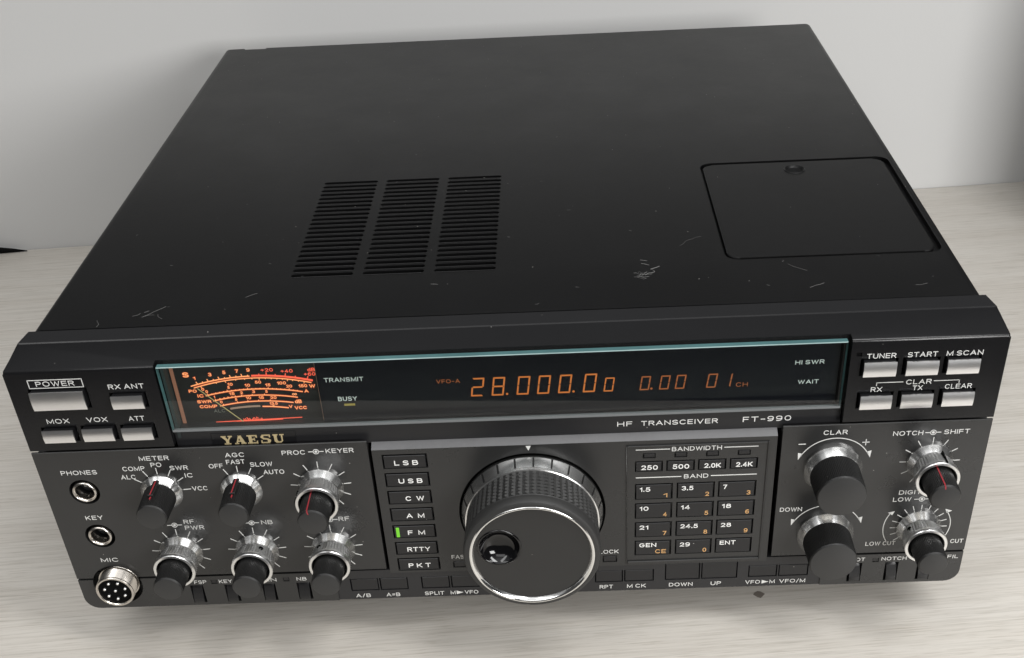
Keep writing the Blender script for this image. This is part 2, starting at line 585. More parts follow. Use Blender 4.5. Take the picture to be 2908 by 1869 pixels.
def tri(bm, pts, y=0.0, t=0.12):
    poly_y(bm, pts, y, y - t)


def conc(bm, cx, cz, left=True, right=True):
    disc(bm, cx, cz, 0.55)
    arc(bm, cx, cz, 1.05, 0, 360, 0.28, n=28)
    if left:
        bar(bm, (cx - 3.0, cz), (cx - 1.1, cz), 0.3)
    if right:
        bar(bm, (cx + 1.1, cz), (cx + 3.0, cz), 0.3)


def ticks(bm, cx, cz, r0, r1, angs, wd=0.32):
    for a in angs:
        c, s_ = math.cos(math.radians(a)), math.sin(math.radians(a))
        bar(bm, (cx + r0 * c, cz + r0 * s_), (cx + r1 * c, cz + r1 * s_), wd)


# ------------------------------------------------------------------ setting
ROT = math.atan2(47.8, 739.0)
DESK_Z = -20.0


def turned(o):
    o.rotation_euler = (0, 0, ROT)
    return o


bm = bmesh.new()
box(bm, -900, 900, -598, -0.5, -28, 0, 1.5, 2)
desk = turned(finish('desk', bm, 'wood', None, (0, 420.26, DESK_Z)))
desk['kind'] = 'structure'
bm = bmesh.new()
box(bm, -1600, 1600, 0, 30, -748, 255)
wall = turned(finish('wall', bm, 'wall', None, (0, 420.26, DESK_Z)))
wall['kind'] = 'structure'
bm = bmesh.new()
box(bm, -3000, 3000, -3200, 0, -40, 0)
fl = turned(finish('floor', bm, 'floor', None, (0, 420.26, DESK_Z - 750)))
fl['kind'] = 'structure'

# ------------------------------------------------------------------ the radio
radio = bpy.data.objects.new('radio_transceiver', None)
COL.objects.link(radio)
radio.empty_display_size = 0.05
radio.location = (0, 0, DESK_Z * S)
radio['label'] = 'black tabletop radio transceiver with silver knobs, big tuning dial and lit orange display'
radio['category'] = 'radio'
R0 = bpy.data.objects.new('x', None)          # radio-space offset: parts are written with z = 0 at the panel's lower edge
bpy.data.objects.remove(R0)
UP = (0, 0, -DESK_Z)


def part(name, bm, m, loc=(0, 0, 0), parent=None, angle=32):
    if parent is None:
        return finish(name, bm, m, radio, (loc[0], loc[1], loc[2] - DESK_Z), angle)
    return finish(name, bm, m, parent, loc, angle)


# --- cover: folded steel lid with louvre slots, hatch recess and a rear notch
def section(xs, zt, zb, r, k=6):
    pts = [(-xs, zb)]
    for i in range(k + 1):
        a = math.radians(180 - 90 * i / k)
        pts.append((-xs + r + r * math.cos(a), zt - r + r * math.sin(a)))
    for i in range(k + 1):
        a = math.radians(90 - 90 * i / k)
        pts.append((xs - r + r * math.cos(a), zt - r + r * math.sin(a)))
    pts.append((xs, zb))
    return pts


bm = bmesh.new()
poly_y(bm, section(181.2, 122.0, 5.0, 4.2), 368.5, 24.8)
bmesh.ops.bevel(bm, geom=[e for e in bm.edges if all(abs(v.co.y - 24.8) < 1e-4 and v.co.z > 110 for v in e.verts)], offset=0.6, segments=2, profile=0.5, affect='EDGES')
bmesh.ops.recalc_face_normals(bm, faces=bm.faces)
me = bm_to_me('cover', bm)
cut = bmesh.new()
PITCH = (155.5 - 60.4 - 2.6) / 21
for x0, x1 in ((-86.8, -61.4), (-57.5, -32.5), (-28.5, -3.4)):
    for i in range(22):
        yc = 60.4 + 1.3 + PITCH * i
        h = 1.35
        pts = []
        for a in range(-90, 91, 30):
            pts.append((x1 - h + h * math.cos(math.radians(a)), yc + h * math.sin(math.radians(a))))
        for a in range(90, 271, 30):
            pts.append((x0 + h + h * math.cos(math.radians(a)), yc + h * math.sin(math.radians(a))))
        lo = [cut.verts.new((x, y, 116.0)) for x, y in pts]
        hi = [cut.verts.new((x, y, 125.0)) for x, y in pts]
        cut.faces.new(lo[::-1])
        cut.faces.new(hi)
        for k in range(len(pts)):
            q = (k + 1) % len(pts)
            cut.faces.new((lo[k], lo[q], hi[q], hi[k]))


def zprism(bm_, pts, z0, z1):
    lo = [bm_.verts.new((x, y, z0)) for x, y in pts]
    hi = [bm_.verts.new((x, y, z1)) for x, y in pts]
    bm_.faces.new(lo[::-1])
    bm_.faces.new(hi)
    for k in range(len(pts)):
        q = (k + 1) % len(pts)
        bm_.faces.new((lo[k], lo[q], hi[q], hi[k]))


zprism(cut, rrect(89.2, 176.4, 60.6, 159.4, 5.6), 120.0, 125)
box(cut, -168.0, -154.6, 366.8, 372, 110, 125)
bmesh.ops.recalc_face_normals(cut, faces=cut.faces)
me = boolean(me, cut)
cover = finish_me('cover', me, 'cover', radio, UP, 25)

# thin pressed lips on the near side of every slot
for x0, x1 in ((-86.8, -61.4), (-57.5, -32.5), (-28.5, -3.4)):
    bm = bmesh.new()
    for i in range(22):
        yc = 60.4 + 1.3 + PITCH * i
        box(bm, x0 + 0.7, x1 - 0.7, yc - 1.75, yc - 1.36, 121.0, 122.16, 0.14)
    part('vent_louvre', bm, 'cover', parent=cover)
bm = bmesh.new()
zprism(bm, rrect(90.3, 173.5, 61.7, 156.6, 4.6), 120.05, 122.2)
top = [e for e in bm.edges if all(v.co.z > 122 for v in e.verts)]
bmesh.ops.bevel(bm, geom=top, offset=0.6, segments=2, profile=0.5, affect='EDGES')
bmesh.ops.recalc_face_normals(bm, faces=bm.faces)
me = bm_to_me('hatch', bm)
cut = bmesh.new()
zprism(cut, [(131.8 + 4.3 * math.cos(2 * PI * i / 32), 147.6 + 4.3 * math.sin(2 * PI * i / 32)) for i in range(32)], 121.0, 124)
# spherical scoop
me = boolean(me, cut)
hatch = finish_me('access_hatch', me, 'hatch', radio, UP, 8)
bm = bmesh.new()
n = 32
rings = []
for j, (r, z) in enumerate(((5.0, 122.21), (4.6, 122.5), (4.25, 122.3), (3.6, 121.5), (2.0, 121.15))):
    rings.append([bm.verts.new((131.8 + r * math.cos(2 * PI * i / n), 147.6 + r * math.sin(2 * PI * i / n), z)) for i in range(n)])
for a, c in zip(rings, rings[1:]):
    for i in range(n):
        k = (i + 1) % n
        bm.faces.new((a[i], a[k], c[k], c[i]))
bm.faces.new(rings[-1])
part('finger_recess', bm, 'hatch', parent=hatch)

# chassis
bm = bmesh.new()
box(bm, -179.5, 179.5, 12, 364, 3.0, 115.5, 1.0)
part('chassis', bm, 'void')
for x in (-138, 138):
    for y in (34, 330):
        bm = bmesh.new()
        n = 28
        lo = [(x + 11 * math.cos(2 * PI * i / n), y + 11 * math.sin(2 * PI * i / n)) for i in range(n)]
        zprism(bm, lo, DESK_Z, 3.2)
        part('foot', bm, 'strip')

# --- front frame: top bezel and the two upper side panels
bm = bmesh.new()
nose = [(1.3 - 1.3 * math.sin(math.radians(q)), 117.75 + 1.35 * math.cos(math.radians(q))) for q in (8, 25, 45, 65, 82, 90)]
prof = [(24.6, 121.75), (18.1, 120.62), (17.75, 120.2)] + nose + [(0.0, 83.0), (17.75, 83.0), (24.6, 83.0)]
W = 184.0
wx = lambda y: W - 2.3 * max(0.0, (y - 17.75) / 6.85)
a = [bm.verts.new((-wx(y), y, z)) for y, z in prof]
c = [bm.verts.new((wx(y), y, z)) for y, z in prof]
for q in (a, c):
    bm.faces.new(q[1:-1])
    bm.faces.new((q[0], q[1], q[-2], q[-1]))
k = len(prof)
for i in range(k):
    bm.faces.new((a[i], a[(i + 1) % k], c[(i + 1) % k], c[i]))
bm.edges.ensure_lookup_table()
es = [e for e in bm.edges if abs(e.verts[0].co.x - e.verts[1].co.x) < 1e-6 and min(v.co.z for v in e.verts) > 116.5]
bmesh.ops.bevel(bm, geom=es, offset=0.9, segments=2, profile=0.5, affect='EDGES')
bmesh.ops.recalc_face_normals(bm, faces=bm.faces)
me = bm_to_me('front_frame', bm)

BUTTONS = [  # x0, x1, z0, z1 of the silver faces
    (-175.7, -155.5, 102.8, 110.6), (-145.9, -134.0, 102.2, 107.8),
    (-175.9, -164.0, 87.9, 93.4), (-160.6, -148.8, 88.0, 93.6), (-145.5, -133.9, 87.9, 93.4),
    (132.0, 143.9, 104.2, 110.3), (147.4, 159.1, 104.2, 110.2), (162.3, 174.0, 104.2, 110.2),
    (132.3, 144.0, 89.8, 95.7), (147.4, 159.1, 89.8, 95.8), (162.6, 174.2, 90.0, 96.0)]
cut = bmesh.new()
box(cut, -127.9, 127.3, -6, 4.0, 70, 130)
for x0, x1, z0, z1 in BUTTONS:
    box(cut, x0 - 0.9, x1 + 0.9, -4, 8, z0 - 0.7, z1 + 0.5)
box(cut, 129.3, 131.2, -3, 1.5, 112.0, 113.6)
bmesh.ops.recalc_face_normals(cut, faces=cut.faces)
me = boolean(me, cut)
cut = bmesh.new()
box(cut, -125.9, 125.4, 2.0, 18.0, 84.2, 117.0)
bmesh.ops.recalc_face_normals(cut, faces=cut.faces)
me = boolean(me, cut)
frame = finish_me('front_frame', me, 'frame', radio, UP, 24)
bm = bmesh.new()
box(bm, -183, 183, 9, 12, 1.5, 116)
part('inner_plate', bm, 'void')

for x0, x1, z0, z1 in BUTTONS:
    # black plunger body with a scooped metal face
    bm = bmesh.new()
    box(bm, x0 + 0.15, x1 - 0.15, -2.0, 7, z0 + 0.15, z1 - 0.1, 0.15)
    bt = part('push_button', bm, 'key')
    bm = bmesh.new()
    kk = 8
    hz = (z1 - z0)
    A = []
    for i in range(kk + 1):
        t = i / kk
        y = -2.15 - 0.36 * 4 * t * (1 - t)
        A.append((y, z0 + hz * t))
    vl = [bm.verts.new((x0, y, z)) for y, z in A]
    vr = [bm.verts.new((x1, y, z)) for y, z in A]
    bl = [bm.verts.new((x0, -1.7, z)) for y, z in (A[0], A[-1])]
    br = [bm.verts.new((x1, -1.7, z)) for y, z in (A[0], A[-1])]
    for i in range(kk):
        bm.faces.new((vl[i], vr[i], vr[i + 1], vl[i + 1]))
    bm.faces.new([bl[0]] + vl + [bl[1]])
    bm.faces.new([br[0]] + vr + [br[1]])
    bm.faces.new((vl[0], vr[0], br[0], bl[0]))
    bm.faces.new((vl[-1], vr[-1], br[1], bl[1]))
    bm.faces.new((bl[0], br[0], br[1], bl[1]))
    part('metal_face', bm, 'brushed', parent=bt)

for side_labels, side_lines in (
        ([('POWER', -172.9, -158.5, 112.2), ('RX ANT', -146.4, -133.0, 109.9), ('MOX', -173.6, -165.0, 95.5), ('VOX', -158.3, -150.4, 95.6), ('ATT', -142.3, -136.3, 95.5)],
         (((-175.6, 111.5), (-155.4, 111.5)), ((-175.6, 115.0), (-155.4, 115.0)), ((-175.6, 111.4), (-175.6, 115.1)), ((-155.4, 111.4), (-155.4, 115.1)))),
        ([('TUNER', 133.1, 143.7, 110.9), ('START', 147.9, 158.7, 110.9), ('M SCAN', 161.9, 175.1, 110.9), ('CLAR', 148.9, 158.2, 99.1), ('RX', 136.2, 140.4, 96.3), ('TX', 151.6, 155.3, 96.4), ('CLEAR', 163.5, 173.4, 96.5)],
         (((138.1, 100.3), (147.8, 100.3)), ((138.1, 98.9), (138.1, 100.42)), ((159.0, 100.3), (168.4, 100.3)), ((168.4, 98.9), (168.4, 100.42))))):
    bm = bmesh.new()
    for s_, x0, x1, z0 in side_labels:
        text(bm, s_, x0, x1, z0, 2.1 if s_ != 'POWER' else 2.2)
    for p, q in side_lines:
        bar(bm, p, q, 0.26)
    part('lettering', bm, 'ink_soft', parent=frame)
bm = bmesh.new()
box(bm, 129.4, 131.1, 0.5, 2, 112.1, 113.5, 0.1)
part('indicator_lamp', bm, 'gloss')

# --- display window
bm = bmesh.new()
box(bm, -127.0, 125.8, 0.0, 2.6, 89.5, 118.3)
win = part('display_window', bm, ['glass', 'glass_edge', 'glass_low', 'glass_rim'])
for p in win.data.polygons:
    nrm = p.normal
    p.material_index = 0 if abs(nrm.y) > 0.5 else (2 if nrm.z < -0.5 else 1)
    p.use_smooth = False
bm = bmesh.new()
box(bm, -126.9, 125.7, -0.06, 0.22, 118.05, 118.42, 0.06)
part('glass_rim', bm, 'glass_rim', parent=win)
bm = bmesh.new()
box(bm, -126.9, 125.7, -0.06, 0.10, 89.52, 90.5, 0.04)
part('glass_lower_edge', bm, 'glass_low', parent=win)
bm = bmesh.new()
box(bm, -69.6, 124.4, 4.1, 8.0, 84.0, 117.2)
flt = part('display_panel', bm, 'filter')
for s_, x0, x1, z0, h in [('TRANSMIT', -67.0, -52.2, 106.9, 1.86), ('BUSY', -62.9, -55.7, 98.3, 1.9), ('HI SWR', 108.2, 118.9, 107.0, 1.76), ('WAIT', 109.9, 117.6, 98.4, 1.73)]:
    bm = bmesh.new()
    text(bm, s_, x0, x1, z0, h, y=4.1)
    part('lettering', bm, 'ink_soft', parent=flt)
bm = bmesh.new()
box(bm, -60.9, -56.8, 3.95, 4.2, 96.1, 97.0)
part('busy_lamp', bm, 'busy', parent=flt)

SEG = {'0': 'abcdef', '1': 'bc', '2': 'abged', '8': 'abcdefg'}


def seg7(bm_, d, x, z, wd, h, th, y):
    sl = math.tan(math.radians(8.0))

    def P(u, v):
        return (x + u + v * sl, z + v)
    g_ = 0.10
    m_ = h / 2
    segs = {
        'a': [(g_, h), (wd - g_, h), (wd - th, h - th), (th, h - th)],
        'd': [(g_, 0), (th, th), (wd - th, th), (wd - g_, 0)],
        'g': [(th * 0.8, m_ + th / 2), (wd - th * 0.8, m_ + th / 2), (wd - th * 0.8, m_ - th / 2), (th * 0.8, m_ - th / 2)],
        'f': [(0, h - g_), (th, h - th - g_), (th, m_ + th * 0.5), (0, m_ + g_)],
        'e': [(0, m_ - g_), (th, m_ - th * 0.5), (th, th + g_), (0, g_)],
        'b': [(wd, h - g_), (wd, m_ + g_), (wd - th, m_ + th * 0.5), (wd - th, h - th - g_)],
        'c': [(wd, m_ - g_), (wd, g_), (wd - th, th + g_), (wd - th, m_ - th * 0.5)]}
    for s_ in SEG[d]:
        poly_y(bm_, [P(*q) for q in segs[s_]], y, y - 0.1)


for d, x in (('2', -12.7), ('8', -4.9), ('0', 4.5), ('0', 12.2), ('0', 20.1), ('0', 29.4)):
    bm = bmesh.new()
    seg7(bm, d, x, 98.2, 4.55, 8.1, 0.60, 4.1)
    part('digit', bm, 'vfd', parent=flt)
for d, x in (('0', 37.2), ('0', 50.7), ('0', 58.0), ('0', 63.9), ('0', 75.6), ('1', 81.1)):
    bm = bmesh.new()
    seg7(bm, d, x, 98.2, 3.55, 6.1, 0.48, 4.1)
    part('digit', bm, 'vfd_dim' if x > 45 else 'vfd', parent=flt)
for x in (1.0, 26.0, 55.2):
    bm = bmesh.new()
    disc(bm, x, 98.75, 0.44, 4.1)
    part('decimal_point', bm, 'vfd' if x < 50 else 'vfd_dim', parent=flt)
bm = bmesh.new()
text(bm, 'VFO-A', -25.1, -16.3, 104.5, 1.7, y=4.1, bold=0.0)
part('channel_lettering', bm, 'vfd_dim', parent=flt)
bm = bmesh.new()
text(bm, 'CH', 86.8, 91.2, 98.2, 1.85, y=4.1, bold=0.0)
part('channel_lettering', bm, 'vfd_dim', parent=flt)

# meter
bm = bmesh.new()
box(bm, -125.8, -69.9, 7.1, 9.0, 84.6, 116.9)
meter = part('signal_meter', bm, 'meterblack')
bm = bmesh.new()
box(bm, -124.8, -123.5, 6.7, 7.1, 85.0, 116.8)
part('side_light', bm, 'stripe', parent=meter)
bm = bmesh.new()
box(bm, -70.1, -69.95, 5.6, 7.2, 86.0, 116.9)
part('side_wall', bm, 'alc', parent=meter)
TXT = [('S', -120.4, -118.1, 109.5, 2.18), ('1', -116.7, -115.9, 108.3, 1.28), ('3', -110.7, -109.5, 109.6, 1.48), ('5', -105.2, -104.1, 110.3, 1.47), ('7', -100.3, -99.2, 110.7, 1.47), ('9', -96.0, -94.8, 111.0, 1.47), ('PO', -119.6, -116.6, 102.6, 1.3), ('0', -114.6, -113.6, 103.3, 1.23), ('10', -104.3, -102.4, 105.1, 1.22), ('IC', -116.7, -114.4, 100.3, 1.38), ('0', -113.3, -112.4, 102.2, 1.23), ('5', -104.6, -103.8, 103.7, 1.23), ('10', -97.9, -95.9, 104.4, 1.23), ('15', -90.1, -88.2, 104.2, 1.23), ('20', -82.3, -80.1, 103.3, 1.23), ('SWR', -117.4, -112.0, 97.7, 1.32), ('1', -110.6, -110.2, 99.7, 1.17), ('15', -104.5, -102.5, 100.9, 1.24), ('2', -100.2, -99.3, 101.1, 1.24), ('3', -95.6, -94.6, 101.4, 1.24), ('5', -90.6, -89.8, 101.3, 1.24), ('∞', -80.7, -78.9, 99.8, 0.83), ('COMP', -116.9, -110.2, 95.4, 1.33), ('0', -108.7, -107.8, 97.3, 1.18), ('5', -102.8, -102.0, 98.2, 1.25), ('10', -98.5, -96.6, 98.7, 1.24), ('15', -93.6, -91.7, 98.6, 1.24), ('20', -89.2, -86.9, 98.4, 1.24), ('13.5', -89.9, -86.9, 95.8, 1.18), ('V', -82.8, -81.5, 94.1, 1.26), ('VCC', -80.7, -76.1, 93.3, 1.4), ('W', -73.6, -71.4, 102.9, 1.43), ('A', -75.8, -74.3, 100.8, 1.37), ('dB', -80.2, -77.6, 96.1, 1.6), ('50', -93.8, -91.5, 105.6, 1.22), ('100', -85.5, -82.2, 104.8, 1.29), ('150', -77.6, -74.4, 103.2, 1.3)]
bm = bmesh.new()
for s_, x0, x1, z0, h in TXT:
    if s_ == '∞':
        arc(bm, x0 + 0.45, z0 + 0.4, 0.36, 0, 360, 0.2, 7.1, n=14)
        arc(bm, x1 - 0.45, z0 + 0.4, 0.36, 0, 360, 0.2, 7.1, n=14)
    else:
        text(bm, s_, x0, x1, z0, h, y=7.1, bold=0.035 if s_ != 'S' else 0.04)


def scale_arc(bm_, cx, cz, r, a0, a1, wd):
    arc(bm_, cx, cz, r, a0, a1, wd, 7.1, 0.1)


scale_arc(bm, -94.2, 26.1, 82.9, 106.9, 90.8, 0.45)
scale_arc(bm, -94.1, 29.5, 78.6, 107.2, 74.1, 0.40)
scale_arc(bm, -94.4, 22.0, 81.2, 103.7, 77.2, 0.38)
scale_arc(bm, -94.3, 26.2, 74.2, 103.2, 77.9, 0.38)
scale_arc(bm, -93.9, 27.6, 70.1, 102.5, 79.2, 0.38)
scale_arc(bm, -94.4, 34.7, 60.5, 88.6, 79.1, 0.42)


def mt(bm_, cx, cz, r, ang, ln, wd=0.32):
    a_ = math.radians(ang)
    # ticks lean towards the needle's pivot
    bar(bm_, (cx + r * math.cos(a_), cz + r * math.sin(a_)), (cx + (r + ln) * math.cos(a_) - 0.25 * ln * (1 if ang > 92 else (-0.3 if ang > 84 else -1)) * 0.6, cz + (r + ln) * math.sin(a_)), wd, 7.1, 0.1)


for i in range(10):
    mt(bm, -94.2, 26.1, 82.9, 104.9 - i * 1.52, 1.15 if i % 2 == 0 else 0.6)
for i, a_ in enumerate((105.2, 100.6, 98.0, 95.0, 92.5, 90.4, 88.4, 86.7, 85.1, 83.5, 82.0, 80.6, 79.2, 77.6, 76.0)):
    mt(bm, -94.1, 29.5, 78.6, a_, -0.9 if i in (0, 2, 6, 11, 14) else -0.55, 0.28)
for i in range(23):
    mt(bm, -94.4, 22.0, 81.2, 102.9 - i * 1.1, 0.75 if i % 5 == 0 else 0.4, 0.26)
for a_ in (102.3, 100.9, 99.6, 98.4, 97.2, 96.2, 94.3, 91.2, 87.6):
    mt(bm, -94.3, 26.2, 74.2, a_, 0.6, 0.28)
for a_ in (101.2, 96.6, 93.3, 90.0, 86.4):
    mt(bm, -93.9, 27.6, 70.1, a_, 0.6, 0.28)
mt(bm, -94.4, 34.7, 60.5, 84.6, 0.5, 0.8)
part('scale', bm, 'amber', parent=meter)
bm = bmesh.new()  # wider dim copies paint a halo round print and arcs; real band last
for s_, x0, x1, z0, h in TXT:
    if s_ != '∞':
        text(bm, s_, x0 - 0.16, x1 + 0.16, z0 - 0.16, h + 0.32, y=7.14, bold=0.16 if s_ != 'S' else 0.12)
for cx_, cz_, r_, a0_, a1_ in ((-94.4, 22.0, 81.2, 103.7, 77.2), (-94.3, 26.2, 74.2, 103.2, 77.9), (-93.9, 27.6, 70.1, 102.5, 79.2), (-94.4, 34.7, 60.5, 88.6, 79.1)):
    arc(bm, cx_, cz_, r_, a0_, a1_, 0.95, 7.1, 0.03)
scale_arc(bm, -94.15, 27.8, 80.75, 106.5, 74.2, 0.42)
part('scale_band_and_halo', bm, 'band_glow', parent=meter)
bm = bmesh.new()
scale_arc(bm, -94.2, 26.1, 83.0, 90.3, 74.4, 0.75)
for s_, x0, x1, z0, h in [('+20', -90.7, -86.1, 110.7, 1.47), ('+40', -83.3, -78.8, 109.9, 1.47), ('dB', -73.2, -70.4, 110.1, 1.54), ('+60', -74.8, -70.5, 108.2, 1.48)]:
    text(bm, s_, x0, x1, z0, h, y=7.1, bold=0.035)
for a_, ln in ((88.3, 0.8), (86.4, 1.4), (84.1, 0.8), (81.6, 1.4), (79.0, 0.8), (75.9, 1.4)):
    mt(bm, -94.2, 26.1, 83.0, a_, ln, 0.36)
part('scale_red', bm, 'redlit', parent=meter)
bm = bmesh.new()
scale_arc(bm, -95.4, 27.9, 67.5, 98.5, 88.6, 0.75)
part('scale_brown', bm, 'alc', parent=meter)
bm = bmesh.new()
text(bm, 'ALC', -111.9, -107.6, 93.2, 1.4, y=7.1, bold=0.0)
part('scale_grey', bm, 'alc_txt', parent=meter)
bm = bmesh.new()
bar(bm, (-115.7, 104.9), (-101.2, 89.2), 0.28, 6.2, 0.2)
part('needle', bm, 'needle', parent=meter)
bm = bmesh.new()  # glowing strips and shards paint the light reflected below the scale
bar(bm, (-112, 88.9), (-78.5, 89.7), 0.22, 6.9, 0.2)
bar(bm, (-104, 88.85), (-86, 89.35), 0.5, 6.9, 0.25)
random.seed(3)
for i in range(13):
    x = -100.8 + i * 0.58
    bar(bm, (x, 89.5), (x + random.uniform(-0.8, 0.8), 89.9 + random.uniform(0.1, 1.0) * math.sin(PI * (i + 1) / 14)), 0.22, 6.8, 0.2)
part('meter_light_reflection', bm, 'redlit', parent=meter)
bm = bmesh.new()
box(bm, -125.9, 125.4, 3.1, 3.9, 84.2, 88.4)
part('window_liner', bm, 'liner', parent=win)
bm = bmesh.new()
box(bm, -126.6, -125.4, 2.7, 7.0, 85, 117.4)
part('window_liner', bm, 'liner', parent=win)

# badge strip under the window
bm = bmesh.new()
box(bm, -127.8, 127.2, 3.0, 9.0, 79.2, 88.9, 0.15)
band = part('badge_strip', bm, 'strip')
bm = bmesh.new()
box(bm, -114.0, -81.2, 2.75, 3.1, 80.7, 86.2, 0.12)
badge = part('maker_badge', bm, 'key')
L = {  # slab-serif capitals as blocks on a unit square
    'Y': [[(0.0, .88), (.44, .88), (.44, 1), (0, 1)], [(.62, .88), (1, .88), (1, 1), (.62, 1)], [(.06, .90), (.34, .90), (.66, .42), (.40, .42)], [(.74, .90), (.90, .90), (.64, .42), (.50, .42)], [(.38, .06), (.64, .06), (.64, .46), (.38, .46)], [(.22, 0), (.80, 0), (.80, .12), (.22, .12)]],
    'A': [[(0, 0), (.36, 0), (.36, .12), (0, .12)], [(.56, 0), (1, 0), (1, .12), (.56, .12)], [(.12, .10), (.24, .10), (.52, 1), (.40, 1)], [(.62, .10), (.92, .10), (.62, 1), (.36, 1)], [(.24, .28), (.70, .28), (.66, .40), (.28, .40)]],
    'E': [[(0, 0), (.92, 0), (.92, .13), (0, .13)], [(0, .87), (.90, .87), (.90, 1), (0, 1)], [(.14, .1), (.42, .1), (.42, .9), (.14, .9)], [(.42, .44), (.66, .44), (.66, .56), (.42, .56)], [(.80, .1), (.92, .1), (.92, .32), (.80, .28)], [(.78, .72), (.90, .68), (.90, .9), (.78, .9)], [(.60, .34), (.68, .34), (.68, .66), (.60, .66)]],
    'U': [[(0, .88), (.46, .88), (.46, 1), (0, 1)], [(.62, .88), (1, .88), (1, 1), (.62, 1)], [(.10, .2), (.36, .2), (.36, .9), (.10, .9)], [(.74, .2), (.86, .2), (.86, .9), (.74, .9)], [(.10, .24), (.36, .24), (.44, .12), (.24, 0)], [(.24, 0), (.68, 0), (.60, .13), (.40, .13)], [(.68, 0), (.86, .24), (.74, .24), (.58, .12)]],
    'S': [[(.80, .70), (.92, .66), (.92, 1), (.82, 1)], [(.06, 0), (.16, 0), (.18, .32), (.06, .34)], [(.22, .88), (.78, .88), (.84, 1), (.20, 1)], [(.20, 1), (.34, .88), (.30, .66), (.04, .72)], [(.04, .74), (.28, .68), (.40, .54), (.30, .44)], [(.30, .60), (.70, .54), (.90, .40), (.26, .46)], [(.60, .50), (.94, .38), (.94, .22), (.66, .30)], [(.94, .26), (.66, .30), (.62, .12), (.80, 0)], [(.16, .12), (.72, .12), (.82, 0), (.12, 0)]]}
bm = bmesh.new()
wl, x = 4.35, -110.2
for ch in 'YAESU':
    for q in L[ch]:
        poly_y(bm, [(x + u * wl, 81.1 + v * 4.0) for u, v in q], 2.75, 2.75 - 0.25 - 0.02 * random.random())
    x += wl + 0.65
part('badge_letters', bm, 'gold', parent=badge)
bm = bmesh.new()
text(bm, 'HF', 42.3, 48.0, 82.7, 2.15, y=3.0)
text(bm, 'TRANSCEIVER', 51.4, 80.6, 82.7, 2.15, y=3.0)
part('lettering', bm, 'ink', parent=band)
bm = bmesh.new()
text(bm, 'FT-990', 90.1, 108.4, 82.7, 2.35, y=3.0, spacing=1.15)
part('lettering', bm, 'ink', parent=band)

